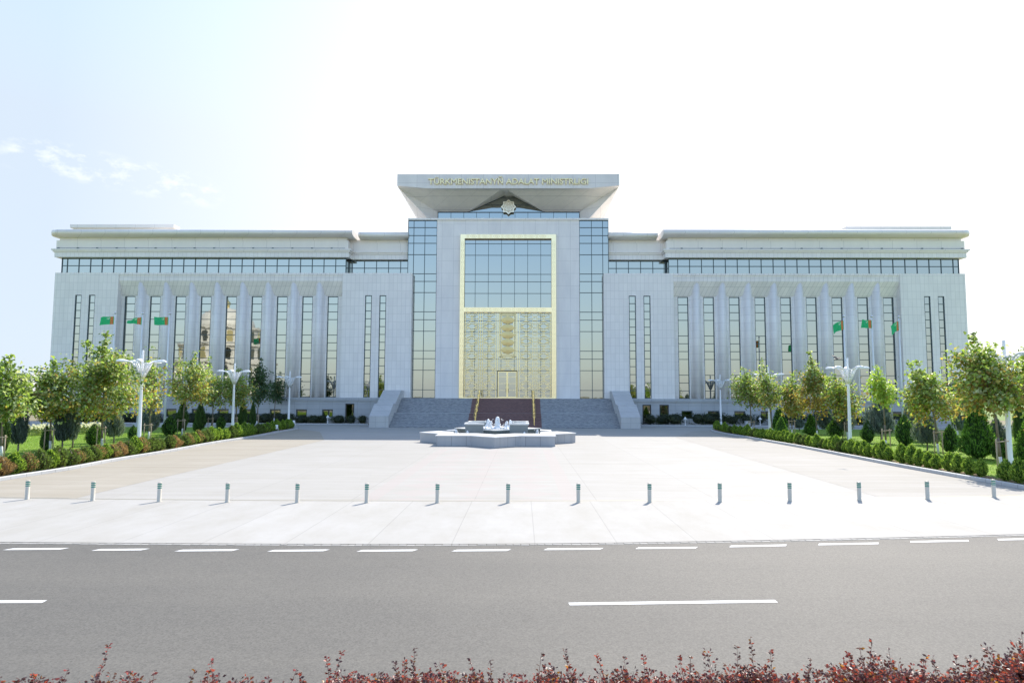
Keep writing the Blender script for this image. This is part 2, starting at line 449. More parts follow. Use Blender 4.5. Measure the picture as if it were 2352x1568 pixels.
eR = dict(end=XU(2216.5, 634, YF), bay0=XU(2067, 640, YF), bay1=XU(1546.5, 640, YF), in1=XU(1387, 628, YF), stair=XU(1440, 950, YP),
          narrow_outer=[tuple(xs((2122.4, 2137), 685, YF)), tuple(xs((2154, 2169), 685, YF))],
          narrow_inner=[tuple(xs((1444.3, 1460.2), 680, YF)), tuple(xs((1478, 1493.8), 680, YF))],
          wins=winsR, base_holes=base_holes(winsR, [(1475.7, 1495.8), (1514.9, 1536.3)]),
          rib_end=XU(2203, 610, 87.5), rib_in=XU(1535, 605, 87.5), tower=XU(1397, 560, YT),
          cor_end=XU(2231, 540, 86.3), cor_in=XU(1522, 535, 86.3), pent=xs((1942.5, 2185.4), 527, 106), pz=(ZV(2060, 527.5, 106), ZV(2060, 520.5, 106)))
wing(-1, eL); wing(1, eR)

# ------------------------------------------------------------------ tower
zTF = ZV(1166, 914.6, YT)                # threshold level
zTT = ZV(1166, 502, YT); zTL = ZV(1166, 506, YT)
tx0, tx1 = XU(937.5, 520, YT), XU(1397.5, 520, YT)
px0, px1 = XU(1003.8, 560, YT), XU(1330.3, 560, YT)
fx0, fx1 = XU(1057.2, 640, YT), XU(1277, 640, YT)
gx0, gx1 = XU(1067, 640, YT), XU(1266.5, 640, YT)
zFT, zGT, zM1, zM0 = ZV(1166, 539.5, YT), ZV(1166, 549, YT), ZV(1166, 706.8, YT), ZV(1166, 717.2, YT)
m = MB(); m.wall(px0, px1, zTF-0.4, zTL, YT-0.06, YT+0.4, [(gx0-0.05, gx1+0.05, zTF-0.4, zGT)]); B(m, 'tower_wall', M['marble_big'])
m = MB(); m.box(tx0, tx1, YT-0.22, YT+0.6, zTL, zTT); m.box(tx0+0.2, tx1-0.2, YT+0.6, YF+21, zTL-0.3, zTT-0.3); B(m, 'parapet', M['cornice'])
rows_v = [522.7, 541, 558.7, 584.9, 628.9, 646.3, 672, 716.2, 734.4, 760.8, 805.6, 824, 850.4, 895.6]
rowz = [ZV(1160, v, YT) for v in rows_v]
for (a, b, vx) in ((tx0, px0, [XU(954, 640, YT), XU(973.5, 640, YT)]), (px1, tx1, [XU(1359, 640, YT), XU(1384, 640, YT)])):
    vx = [a+(b-a)*0.20, a+(b-a)*0.58] if a == tx0 else [a+(b-a)*0.42, a+(b-a)*0.80]
    window(a, b, zTF, zTL-0.02, YT+0.06, YT-0.03, rowz, vx, bar=0.07, name='curtain_wall', side=0.06)
for x, s2 in ((tx0, 1), (tx1, -1)):
    m = MB(); m.box(x, x+s2*0.08, YT+0.12, YF+20, zTF, zTL-0.35); B(m, 'curtain_wall_return', M['glass'])
# portal
prow = [ZV(1166, v, YT) for v in (559, 585.5, 629.2, 646.4, 673.3)]
window(gx0, gx1, zM1, zGT, YT+0.24, YT+0.16, prow, [gx0+(gx1-gx0)*k for k in (0.122, 0.273, 0.424, 0.576, 0.727, 0.878)], bar=0.055, name='portal_window', side=0.03)
lrow = [ZV(1166, v, YT) for v in (736.5, 762.5, 806.5, 824.5, 850.5, 896)]
window(gx0, gx1, zTF, zM0, YT+0.30, YT+0.22, lrow, [gx0+(gx1-gx0)*k for k in (0.122, 0.273, 0.424, 0.576, 0.727, 0.878)], bar=0.055, name='portal_window', side=0.03)
m = MB(); yp0 = YT-0.34
m.box(fx0, gx0, yp0, YT+0.2, zTF, zFT); m.box(gx1, fx1, yp0, YT+0.2, zTF, zFT)
m.box(gx0, gx1, yp0, YT+0.2, zGT, zFT); m.box(gx0, gx1, yp0, YT+0.15, zM0, zM1)
m.box(gx0, gx1, yp0+0.02, YT+0.15, zTF, zTF+0.14)
pf = B(m, 'portal_frame', M['cream'])
# ornament of the frame: alternating rings and long cartouches
m = MB(); yo = yp0-0.02; W = 0.020
def oline(pts, w=W, closed=False):
    q = pts+[pts[0]] if closed else pts
    for a, b in zip(q[:-1], q[1:]): m.bar((a[0], yo+0.02, a[1]), (b[0], yo+0.02, b[1]), w, 0.02)
def orn(p, q, wid):
    p = Vector(p); q = Vector(q); L = (q-p).length; t = (q-p)/L; nn = Vector((-t.y, t.x)); k = max(1, round(L/1.56)); s = L/k
    P = lambda a, c: (p+t*a+nn*c)
    for i in range(k):
        o = i*s; r = wid*0.24
        oline([P(o+r*math.cos(a), r*math.sin(a)) for a in [j*math.pi/4 for j in range(8)]], closed=True)
        h = wid*0.28
        oline([P(o+0.30, 0), P(o+0.46, h), P(o+s-0.46, h), P(o+s-0.30, 0), P(o+s-0.46, -h), P(o+0.46, -h)], closed=True)
        oline([P(o+0.54, 0), P(o+0.62, h*0.5), P(o+s/2, h*0.72), P(o+s-0.62, h*0.5), P(o+s-0.54, 0), P(o+s-0.62, -h*0.5), P(o+s/2, -h*0.72), P(o+0.62, -h*0.5)], w=W*0.8, closed=True)
        oline([P(o-0.24, h*1.4), P(o, h*0.95), P(o+0.24, h*1.4)], w=W*0.8); oline([P(o-0.24, -h*1.4), P(o, -h*0.95), P(o+0.24, -h*1.4)], w=W*0.8)
wid = gx0-fx0
orn(((fx0+gx0)/2, zTF+0.5), ((fx0+gx0)/2, zFT-0.6), wid); orn(((fx1+gx1)/2, zTF+0.5), ((fx1+gx1)/2, zFT-0.6), wid)
orn((gx0+0.4, (zGT+zFT)/2), (gx1-0.4, (zGT+zFT)/2), wid); orn((gx0+0.4, (zM0+zM1)/2), (gx1-0.4, (zM0+zM1)/2), wid)
Bs(m, 'frame_ornament', M['brown_line'], pf)
# gold lattice screen
dz1 = ZV(1166, 852.8, YT); dx0, dx1 = XU(1143.5, 880, YT), XU(1186.5, 880, YT)
m = MB(); ys = YT+0.10
def L_(a, b, w=0.06): m.bar((a[0], ys, a[1]), (b[0], ys, b[1]), w*0.8, 0.05)
cx0, cx1 = XU(1146, 790, YT), XU(1186, 790, YT)
gw = gx1-gx0
def cell(x0, x1, zc, P):
    X = lambda f: x0+(x1-x0)*f
    Zz = lambda f: zc+f*P
    def seg(*pts, w=0.055):
        for a, b in zip(pts[:-1], pts[1:]):
            za, zb = Zz(a[1]), Zz(b[1])
            if min(za, zb) < zTF+0.16 or max(za, zb) > zM0-0.03: continue
            L_((X(a[0]), za), (X(b[0]), zb), w)
    for s in (.455, .545): seg((s, -.21), (s, 0)); seg((s, 0), (s, .21))
    seg((0, 0), (1, 0)); seg((.36, .21), (.64, .21)); seg((.36, -.21), (.64, -.21))
    for k in (1, -1):
        seg((0, .30*k), (.16, .29*k), (.30, .20*k), (.40, .15*k), (.60, .15*k), (.70, .20*k), (.84, .29*k), (1, .30*k))
        seg((.30, .33*k), (.70, .33*k)); seg((.10, .37*k), (.34, .37*k), (.42, .33*k)); seg((.90, .37*k), (.66, .37*k), (.58, .33*k))
        seg((.10, .37*k), (.18, .41*k), (.30, .41*k)); seg((.90, .37*k), (.82, .41*k), (.70, .41*k))
        seg((0, .45*k), (.26, .45*k)); seg((1, .45*k), (.74, .45*k)); seg((.18, .41*k), (.12, .45*k)); seg((.82, .41*k), (.88, .45*k))
P = (zM0-zTF)/5.75
for (a, b) in ((gx0+0.16, gx0+gw*0.165), (gx0+gw*0.212, gx0+gw*0.365), (gx0+gw*0.635, gx0+gw*0.788), (gx0+gw*0.835, gx1-0.16)):
    for i in range(6): cell(a, b, zM0-P*(0.5+i)-0.05+P*0.1, P)
def vbar(x, z0=None, z1=None, w=0.06): L_((x, (zTF+0.16) if z0 is None else z0), (x, zM0-0.02 if z1 is None else z1), w)
for fr in (0.012, 0.165, 0.188, 0.212, 0.365, 0.385, 0.615, 0.635, 0.788, 0.812, 0.835, 0.988): vbar(gx0+gw*fr)
for i in range(24):
    z = zTF+0.3+(zM0-zTF-0.4)*i/23
    for a, b in ((0.165, 0.212), (0.788, 0.835)): L_((gx0+gw*a, z), (gx0+gw*b, z), 0.045)
    for a, b in ((0.003, 0.02), (0.98, 0.997)): L_((gx0+gw*a, z), (gx0+gw*b, z), 0.05)
# centre panel with five medallions
cz0, cz1 = ZV(1166, 819, YT), ZV(1166, 719, YT)
for ins, w in ((0.0, 0.06), (0.36, 0.06)):
    a, b, c, d = cx0+ins, cx1-ins, cz0+ins*0.9, cz1-ins*0.9
    L_((a, c), (b, c), w); L_((a, d), (b, d), w); L_((a, c), (a, d), w); L_((b, c), (b, d), w)
n = 20
for i in range(n):
    z = cz0+0.1+(cz1-cz0-0.2)*i/(n-1)
    for x in (cx0+0.18, cx1-0.18):
        L_((x-0.14, z-0.10), (x+0.14, z+0.10), 0.05); L_((x-0.14, z+0.10), (x+0.14, z-0.10), 0.05)
for i in range(8):
    x = cx0+0.3+(cx1-cx0-0.6)*i/7
    for z in (cz0+0.17, cz1-0.17):
        L_((x-0.12, z-0.10), (x+0.12, z+0.10), 0.05); L_((x-0.12, z+0.10), (x+0.12, z-0.10), 0.05)
xm = (cx0+cx1)/2
L_((xm, cz0+0.35), (xm, cz1-0.35), 0.06)
for i in range(2): cell(cx0, cx1, zM0-P*(3.5+i)-0.05+P*0.1, P) if i == 0 else None
scr = B(m, 'gold_screen', M['gold'])
mv = [ZV(1166, v, YT) for v in (735, 752.5, 769, 786, 803.5)]
for i, z in enumerate(mv):
    m = MB(); vs = []; K = 28
    rx, rz = 0.78, 0.47
    ring = []
    for k in range(K):
        t = 2*math.pi*k/K; wv = 1+0.05*math.cos(8*t)
        sx = abs(math.cos(t))**0.9*math.copysign(1, math.cos(t)); ring.append((xm+rx*sx*wv, z+rz*math.sin(t)*wv))
    for y in (ys-0.02, ys-0.10):
        vs += [(x, y, zz) for x, zz in ring]
    vs += [(xm, ys-0.16, z)]
    fs = [(k, (k+1) % K, K+(k+1) % K, K+k) for k in range(K)]+[(K+k, K+(k+1) % K, 2*K) for k in range(K)]
    m.add(vs, fs)
    for q in (-1, 1): m.bar((xm+q*rx*0.95, ys, z), (xm+q*1.05, ys, z), 0.06, 0.06)
    Bs(m, 'medallion', M['gold_med'], scr)
dm = (dx0+dx1)/2
for a, b in ((dx0, dm-0.012), (dm+0.012, dx1)):
    m = MB(); t = 0.085; y0, y1 = YT-0.02, YT+0.12
    m.box(a, a+t, y0, y1, zTF+0.02, dz1); m.box(b-t, b, y0, y1, zTF+0.02, dz1); m.box(a+t, b-t, y0, y1, dz1-t, dz1); m.box(a+t, b-t, y0, y1, zTF+0.02, zTF+0.2)
    for fz in (0.3, 0.55, 0.8): m.box(a+t, b-t, y0+0.05, y0+0.08, zTF+(dz1-zTF)*fz-0.015, zTF+(dz1-zTF)*fz+0.015)
    d = B(m, 'door', M['gold'])
    g = MB(); g.box(a+0.04, b-0.04, YT+0.05, YT+0.07, zTF+0.1, dz1-0.04); Bs(g, 'glass_pane', M['glass'], d)
    hx = b-0.14 if a == dx0 else a+0.14
    g = MB(); g.tube([(hx, YT-0.1, zTF+0.7), (hx, YT-0.1, zTF+1.9)], 0.025, 8); g.tube([(hx, YT-0.1, zTF+0.8), (hx, YT+0.0, zTF+0.8)], 0.015, 6); g.tube([(hx, YT-0.1, zTF+1.8), (hx, YT+0.0, zTF+1.8)], 0.015, 6)
    Bs(g, 'door_handle', M['gold_bright'], d)
m = MB(); m.box(dx0-0.09, dx0-0.01, YT-0.06, YT+0.14, zTF+0.01, dz1+0.1); m.box(dx1+0.01, dx1+0.09, YT-0.06, YT+0.14, zTF+0.01, dz1+0.1); m.box(dx0-0.01, dx1+0.01, YT-0.06, YT+0.14, dz1+0.02, dz1+0.1)
B(m, 'door_frame', M['frame_black'])

# ------------------------------------------------------------------ canopy
YC = 86.9                                 # fascia front plane
cT = ZV(1166, 400.8, YC); cB = ZV(1166, 433, YC); cCor = ZV(1166, 427.3-6, YC)
qx0, qx1 = XU(912.8, 415, YC), XU(1422.3, 415, YC)
bx0, bx1 = XU(1006.5, 495, YG), XU(1330.5, 495, YG)
zGB = zTT-0.6; zSB = ZV(1166, 487.6, YG)   # soffit meets glass band here
ybk = YG+11; Yb2 = ybk+5.0
m = MB()
zcn = ZV(916, 427, YC)
# top slab, full plan
m.box(qx0, qx1, YC, Yb2, zcn, cT)
B(m, 'canopy_roof', M['canopy'])
m = MB()
# deep front fascia with clipped corners, a little proud of the slab
w = XU(980, 433, YC)-qx0
pts = [(qx0, zcn-0.0), (qx0+w, cB), (qx1-w, cB), (qx1, zcn), (qx1, cT+0.02), (qx0, cT+0.02)]
vs = [(x, YC-0.08, z) for x, z in pts]+[(x, YC+0.75, z) for x, z in pts]; n = len(pts)
m.add(vs, [tuple(range(n)), tuple(range(2*n-1, n-1, -1))]+[((i+1) % n, i, n+i, n+(i+1) % n) for i in range(n)])
B(m, 'canopy_fascia', M['canopy'])
m = MB()
# inverted pyramid soffit with a gabled notch over the emblem
yb0 = YC+0.75; xm = (bx0+bx1)/2
zf = cB+0.02
A = [(qx0+w, yb0, zf), (qx1-w, yb0, zf)]
zA = ZV(1168, 446, YG); g0 = XU(1075, 487.6, YG); g1 = XU(1250.5, 487.6, YG)
nt0, nt1 = xm-1.05, xm+1.05
front = [(qx0+w, yb0, zf), (nt0, yb0, zf), (g0, YG, zSB), (bx0, YG, zSB)]
m.add(front, [(0, 3, 2, 1)], 1)
m.add([(nt1, yb0, zf), (qx1-w, yb0, zf), (bx1, YG, zSB), (g1, YG, zSB)], [(0, 3, 2, 1)], 1)
m.add([(nt0, yb0, zf), (xm, yb0, zf), (xm, YG, zA), (g0, YG, zSB)], [(0, 3, 2), (0, 2, 1)], 1)
m.add([(xm, yb0, zf), (nt1, yb0, zf), (g1, YG, zSB), (xm, YG, zA)], [(0, 3, 2), (0, 2, 1)], 1)
zlo = zGB+0.2
for (xo, xi, q) in ((qx0, bx0, qx0+w), (qx1, bx1, qx1-w)):
    bb = xi+(xo-xi)*0.05
    vs = [(xo, yb0, zcn), (q, yb0, zf), (xi, YG, zSB), (xi, YG, zlo), (xi+(xo-xi)*0.30, Yb2-4, zlo), (xo, Yb2, zcn)]
    m.add(vs, [(0, 1, 2), (0, 2, 3), (0, 3, 4), (0, 4, 5)], 2)
B(m, 'canopy_soffit', [M['canopy'], M['canopy_soffit'] if 'canopy_soffit' in M else M['soffit_big'] if 'soffit_big' in M else M['canopy'], M['canopy']])
# glass band and gable glass
m = MB()
def gbar(a, b, wd=0.07): m.bar((a[0], YG-0.06, a[1]), (b[0], YG-0.06, b[1]), wd, 0.06)
gbar((bx0, zSB-0.03), (bx1, zSB-0.03), 0.1); gbar((g0, zSB), (xm, zA-0.03), 0.12); gbar((xm, zA-0.03), (g1, zSB), 0.12)
nb = 11
for i in range(nb+1):
    x = bx0+(bx1-bx0)*(0.09*0+i/nb); gbar((x, zGB), (x, zSB), 0.05)
zq = ZV(1168, 471.5, YG)
for zz in (zq, ZV(1168, 455.5, YG)):
    fr = (zA-zz)/(zA-zSB); gbar((xm+(g0-xm)*fr+0.1, zz), (xm+(g1-xm)*fr-0.1, zz), 0.05)
f = B(m, 'clerestory_window', M['frame'])
g = MB(); g.add([(bx0, YG-0.04, zGB), (bx1, YG-0.04, zGB), (bx1, YG-0.04, zSB), (bx0, YG-0.04, zSB)], [(0, 1, 2, 3)])
g.add([(g0, YG-0.04, zSB), (g1, YG-0.04, zSB), (xm, YG-0.04, zA)], [(0, 1, 2)])
Bs(g, 'glass_pane', M['glass'], f)
m = MB(); m.box(bx0, bx1, YG+0.1, ybk, zGB-0.2, cB); B(m, 'penthouse_core', M['soffit'])
# emblem: eight-pointed star with round medallion
m = MB(); ye = YG-0.7; ex, ez = XU(1168, 475, ye), ZV(1168, 475, ye)
def star(cx, cz, R, y0, y1, mi=0, k=0.7654):
    pts = []
    for i in range(16):
        a = math.pi/2+i*math.pi/8; r = R if i % 2 == 0 else R*k
        pts.append((cx+r*math.cos(a), cz+r*math.sin(a)))
    pts = pts[::-1]
    nn = len(pts); vs = [(x, y0, z) for x, z in pts]+[(x, y1, z) for x, z in pts]
    m.add(vs, [tuple(range(nn-1, -1, -1)), tuple(range(nn, 2*nn))]+[(i, (i+1) % nn, nn+(i+1) % nn, nn+i) for i in range(nn)], mi)
R = 17.8*(ye)/F
star(ex, ez, R, ye, ye+0.3); 
em = B(m, 'emblem', M['emblem'])
m = MB(); star(ex, ez, R*0.86, ye-0.05, ye-0.002, 0); star(ex, ez, R*0.80, ye-0.07, ye-0.052, 1)
def ringz(cx, cz, r0, r1, y0, y1, mi, nn=28):
    vs = []; 
    for (r, y) in ((r1, y1), (r1, y0), (r0, y0), (r0, y1)):
        vs += [(cx+r*math.cos(2*math.pi*i/nn), y, cz+r*math.sin(2*math.pi*i/nn)) for i in range(nn)]
    fs = [(q*nn+i, q*nn+(i+1) % nn, (q+1)*nn+(i+1) % nn, (q+1)*nn+i) for q in range(3) for i in range(nn)]
    m.add(vs, fs, mi)
ringz(ex, ez, R*0.46, R*0.54, ye-0.12, ye-0.07, 0); ringz(ex, ez, R*0.30, R*0.35, ye-0.11, ye-0.07, 0)
for i in range(5):                        # little wheels around and a stem in the medallion
    a = math.pi/2+2*math.pi*i/5; ringz(ex+R*0.40*math.cos(a), ez+R*0.40*math.sin(a), R*0.03, R*0.06, ye-0.11, ye-0.07, 0, 10)
m.box(ex-R*0.03, ex+R*0.03, ye-0.11, ye-0.071, ez-R*0.22, ez+R*0.2); m.box(ex-R*0.2, ex+R*0.2, ye-0.12, ye-0.072, ez+R*0.10, ez+R*0.15)
ringz(ex-R*0.16, ez-R*0.06, R*0.04, R*0.09, ye-0.11, ye-0.071, 0, 12); ringz(ex+R*0.16, ez-R*0.06, R*0.04, R*0.09, ye-0.11, ye-0.071, 0, 12)
Bs(m, 'relief', [M['emblem'], M['emblem_dark']], em)
m = MB(); m.tube([(ex, ye+0.3, ez-R*0.3), (ex, YG-0.1, ez-R*0.3)], 0.06, 6); m.tube([(ex, ye+0.3, ez+R*0.3), (ex, YG-0.1, ez+R*0.3)], 0.06, 6)
Bs(m, 'bracket', M['frame'], em)
# lettering
cu = bpy.data.curves.new('lettering_curve', 'FONT'); cu.body = 'TÜRKMENISTANYŇ ADALAT MINISTRLIGI'
cu.extrude = 0.09; cu.size = 1.0; cu.bevel_depth = 0.022; cu.bevel_resolution = 0; cu.space_character = 1.0
to = bpy.data.objects.new('lettering_source', cu); COL.objects.link(to)
bpy.context.view_layer.update()
dg = bpy.context.evaluated_depsgraph_get(); me = bpy.data.meshes.new_from_object(to.evaluated_get(dg))
bpy.data.objects.remove(to)
co = np.empty(len(me.vertices)*3); me.vertices.foreach_get('co', co); co = co.reshape(-1, 3)
lx0, lx1 = XU(984.5, 417, YC), XU(1350.8, 417, YC); lz0, lz1 = ZV(1166, 424.0, YC), ZV(1166, 410.6, YC)
capmask = co[:, 1] > -0.02
xmin, xmax = co[:, 0].min(), co[:, 0].max(); caph = 0.0
caph = float(np.percentile(co[:, 1], 60)); caph = max(0.6, caph)
new = np.empty_like(co)
new[:, 0] = lx0+(co[:, 0]-xmin)/(xmax-xmin)*(lx1-lx0)-XC
new[:, 1] = YC-0.16-co[:, 2]*1.0-YF
new[:, 2] = lz0+co[:, 1]/0.72*(lz1-lz0)
me.vertices.foreach_set('co', new.ravel()); me.materials.clear(); me.materials.append(M['letter']); me.update()
link('lettering', me, bld)

# ------------------------------------------------------------------ staircase
y0 = gnd(1166, 982.8).y; nlow, nup = 10, 11
rise = zTF/(nlow+nup); run = 0.335
xL, xR = XU(893, 982.6, y0), XU(1425.5, 984.6, y0)
sxc = (xL+xR)/2; shw = (xR-xL)/2
prof = [(y0, -0.05)]
y, z = y0, 0.0
for i in range(nlow):
    z += rise; prof.append((y, z)); 
    if i < nlow-1: y += run; prof.append((y, z))
y += 1.5; prof.append((y, z)); ylan = y
for i in range(nup):
    z += rise
    if i == nup-1: z = zTF-0.004
    prof.append((y, z))
    if i < nup-1: y += run; prof.append((y, z))
ytop = y
prof += [(YT+0.35, zTF-0.004), (YT+0.35, -0.05)]
rw = 4.2
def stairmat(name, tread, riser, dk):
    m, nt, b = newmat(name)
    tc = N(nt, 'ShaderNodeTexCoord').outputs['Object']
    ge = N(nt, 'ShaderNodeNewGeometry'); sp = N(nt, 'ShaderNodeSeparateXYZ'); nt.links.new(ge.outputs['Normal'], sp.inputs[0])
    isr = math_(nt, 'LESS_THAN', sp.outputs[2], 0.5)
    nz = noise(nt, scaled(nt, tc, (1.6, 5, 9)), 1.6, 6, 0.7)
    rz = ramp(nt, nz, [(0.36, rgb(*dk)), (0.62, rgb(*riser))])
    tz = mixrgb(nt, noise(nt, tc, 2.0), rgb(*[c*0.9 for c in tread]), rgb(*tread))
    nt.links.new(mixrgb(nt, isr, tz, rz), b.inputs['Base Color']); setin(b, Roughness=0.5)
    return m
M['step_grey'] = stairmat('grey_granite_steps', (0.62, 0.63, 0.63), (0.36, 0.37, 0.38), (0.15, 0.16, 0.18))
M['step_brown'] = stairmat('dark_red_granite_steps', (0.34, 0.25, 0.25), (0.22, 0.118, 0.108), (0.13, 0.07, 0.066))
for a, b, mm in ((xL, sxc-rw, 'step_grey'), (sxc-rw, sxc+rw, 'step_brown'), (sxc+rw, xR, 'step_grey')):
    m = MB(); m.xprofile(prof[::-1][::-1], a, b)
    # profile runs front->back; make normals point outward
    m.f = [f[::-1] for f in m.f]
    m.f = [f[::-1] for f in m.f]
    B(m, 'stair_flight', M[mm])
ow = 2.2
for sg in (-1, 1):
    xi = sxc+sg*shw; xo = sxc+sg*(shw+ow)
    z1 = 1.27; z2 = zTF*0.5+1.0; ytop2 = ytop-0.35
    pr = [(y0-0.25, -0.05), (y0-0.25, z1), (ylan-2.1, ZV(900, 927.6, ylan-2.1)), (ylan-0.75, ZV(900, 926.2, ylan-0.75)), (ytop2, ZV(930, 895.8, ytop2)), (YT+0.3, ZV(930, 895.8, ytop2)), (YT+0.3, -0.05)]
    m = MB(); m.xprofile(pr, min(xi, xo), max(xi, xo))
    B(m, 'stair_wall', M['cheek'])
# handrails
for hx in (sxc-3.35, sxc+3.35):
    m = MB()
    def zs_at(yy):
        if yy <= y0: return 0
        zz = 0
        for (a, b) in zip(prof[:-1], prof[1:]):
            if a[0] <= yy <= b[0] and b[0] > a[0]: zz = a[1]
        return zz
    segs = [(y0+0.6, y0+(nlow-1)*run+0.2), (ylan+0.2, ytop+0.3)]
    for a, b in segs:
        za, zb = zs_at(a), zs_at(b)
        for dx in (-0.13, 0.13):
            m.tube([(hx+dx, a-0.25, za+0.88), (hx+dx, a, za+1.0), (hx+dx, b, zb+1.0), (hx+dx, b+0.25, zb+1.0)], 0.028, 8)
        for k in range(4):
            yy = a+(b-a)*k/3; zz = za+(zb-za)*k/3; zb0 = zs_at(yy)
            m.box(hx-0.04, hx+0.04, yy-0.04, yy+0.04, zb0, zz+0.98)
            m.box(hx-0.13, hx+0.13, yy-0.02, yy+0.02, zz+0.92, zz+0.97)
    B(m, 'handrail', M['gold_bright'])
# security lamps on the plinth
for u, v in ((1312/1.0*0+765, 925.0), (1565, 925)): pass
# ------------------------------------------------------------------ ground materials
def groundmat(name, fn, rough=0.8, bump=0.0, bscale=60, spec=0.3):
    m, nt, b = newmat(name)
    tc = N(nt, 'ShaderNodeTexCoord').outputs['Object']
    nt.links.new(fn(nt, tc), b.inputs['Base Color']); setin(b, Roughness=rough); b.inputs['Specular IOR Level'].default_value = spec
    if bump:
        bp = N(nt, 'ShaderNodeBump'); setin(bp, Strength=bump, Distance=0.02)
        nt.links.new(noise(nt, tc, bscale, 4, 0.7), bp.inputs['Height']); nt.links.new(bp.outputs[0], b.inputs['Normal'])
    return m
def asphalt(nt, tc):
    f = noise(nt, tc, 55, 3, 0.8); g = noise(nt, scaled(nt, tc, (0.05, 0.5, 1)), 1.0, 5, 0.6); h = noise(nt, scaled(nt, tc, (0.3, 0.3, 1)), 1.0, 4, 0.6)
    v = N(nt, 'ShaderNodeTexVoronoi'); setin(v, Scale=38.0); nt.links.new(tc, v.inputs['Vector'])
    base = ramp(nt, f, [(0.30, rgb(0.125, 0.124, 0.122)), (0.52, rgb(0.19, 0.188, 0.184)), (0.75, rgb(0.265, 0.262, 0.256))])
    c = mixrgb(nt, 0.38, base, ramp(nt, v.outputs['Color'], [(0.1, rgb(0.10, 0.10, 0.10)), (0.9, rgb(0.28, 0.277, 0.27))]))
    c = mixrgb(nt, 1.0, c, ramp(nt, g, [(0.3, rgb(0.90, 0.90, 0.90)), (0.7, rgb(1.06, 1.05, 1.03))]), 'MULTIPLY')
    return mixrgb(nt, 1.0, c, ramp(nt, h, [(0.3, rgb(0.675, 0.655, 0.595)), (0.7, rgb(0.755, 0.73, 0.655))]), 'MULTIPLY')
def paving(nt, tc, a, b2, bw, bh, pink=False, streak=(0.15, 2.2), dark=0.9, ox=0.0):
    sp = N(nt, 'ShaderNodeSeparateXYZ'); nt.links.new(tc, sp.inputs[0])
    mp = N(nt, 'ShaderNodeMapping'); mp.inputs['Location'].default_value = (ox, 0, 0); nt.links.new(tc, mp.inputs['Vector'])
    br = N(nt, 'ShaderNodeTexBrick', offset=0.0, squash=1.0)
    setin(br, Scale=1.0, Mortar_Size=0.014, Mortar_Smooth=0.2, Bias=0.0, Brick_Width=bw, Row_Height=bh)
    br.inputs['Color1'].default_value = rgb(*a); br.inputs['Color2'].default_value = rgb(*b2); br.inputs['Mortar'].default_value = rgb(*[x*0.82 for x in a])
    nt.links.new(mp.outputs[0], br.inputs['Vector'])
    st = noise(nt, scaled(nt, tc, (streak[0], streak[1], 1)), 1.0, 6, 0.7)
    st2 = noise(nt, tc, 0.35, 5, 0.65)
    c = mixrgb(nt, 1.0, br.outputs['Color'], ramp(nt, st, [(0.32, rgb(dark, dark*0.985, dark*0.95)), (0.62, rgb(1, 1, 1))]), 'MULTIPLY')
    c = mixrgb(nt, 1.0, c, ramp(nt, st2, [(0.35, rgb(0.95, 0.945, 0.93)), (0.6, rgb(1, 1, 1))]), 'MULTIPLY')
    if pink:
        xx = math_(nt, 'SUBTRACT', sp.outputs[0], PINKC)
        ax = math_(nt, 'ABSOLUTE', xx)
        inside = math_(nt, 'LESS_THAN', ax, 3.75)
        border = math_(nt, 'MULTIPLY', math_(nt, 'GREATER_THAN', ax, 3.15), inside)
        fx = math_(nt, 'ABSOLUTE', math_(nt, 'SUBTRACT', math_(nt, 'FRACT', math_(nt, 'DIVIDE', xx, 2.1)), 0.5))
        fy = math_(nt, 'ABSOLUTE', math_(nt, 'SUBTRACT', math_(nt, 'FRACT', math_(nt, 'DIVIDE', sp.outputs[1], 2.1)), 0.5))
        dia = math_(nt, 'GREATER_THAN', math_(nt, 'ADD', fx, fy), 0.56)
        msk = math_(nt, 'MAXIMUM', border, math_(nt, 'MULTIPLY', dia, inside))
        yl = math_(nt, 'LESS_THAN', sp.outputs[1], 46.0)
        c = mixrgb(nt, math_(nt, 'MULTIPLY', math_(nt, 'MULTIPLY', msk, yl), 0.5), c, rgb(0.40, 0.35, 0.325))
    return c
PINKC = -1.75
M['asphalt'] = groundmat('worn_asphalt', asphalt, 0.75, 0.25, 70, 0.35)
M['plaza'] = groundmat('pale_plaza_concrete', lambda nt, tc: paving(nt, tc, (0.392, 0.380, 0.352), (0.408, 0.397, 0.370), 4.16, 12.0, True, dark=0.90, ox=1.6), 0.8)
M['pave'] = groundmat('white_pavement_concrete', lambda nt, tc: paving(nt, tc, (0.415, 0.405, 0.378), (0.43, 0.42, 0.393), 1.98, 30.0, dark=0.90, streak=(0.9, 0.35), ox=-0.32), 0.8)
M['drive'] = groundmat('beige_driveway_concrete', lambda nt, tc: paving(nt, tc, (0.375, 0.343, 0.283), (0.383, 0.351, 0.291), 6.0, 9.0, dark=0.84, streak=(0.10, 1.6)), 0.85)
M['drive_r'] = groundmat('pale_driveway_concrete', lambda nt, tc: paving(nt, tc, (0.39, 0.372, 0.338), (0.398, 0.38, 0.346), 6.0, 9.0, dark=0.88, streak=(0.10, 1.6)), 0.85)
M['kerb'] = panels('concrete_kerb', (0.52, 0.53, 0.53), 0.9, 5.0, 0.02, 0.7, 0.04)
M['soil'] = groundmat('reddish_soil', lambda nt, tc: mixrgb(nt, noise(nt, tc, 6, 6, 0.7), rgb(0.16, 0.095, 0.06), rgb(0.34, 0.22, 0.15)), 0.95, 0.8, 25)
M['dirt'] = groundmat('dry_ground', lambda nt, tc: mixrgb(nt, noise(nt, tc, 0.05, 6, 0.6), rgb(0.16, 0.16, 0.08), rgb(0.30, 0.25, 0.17)), 0.95)
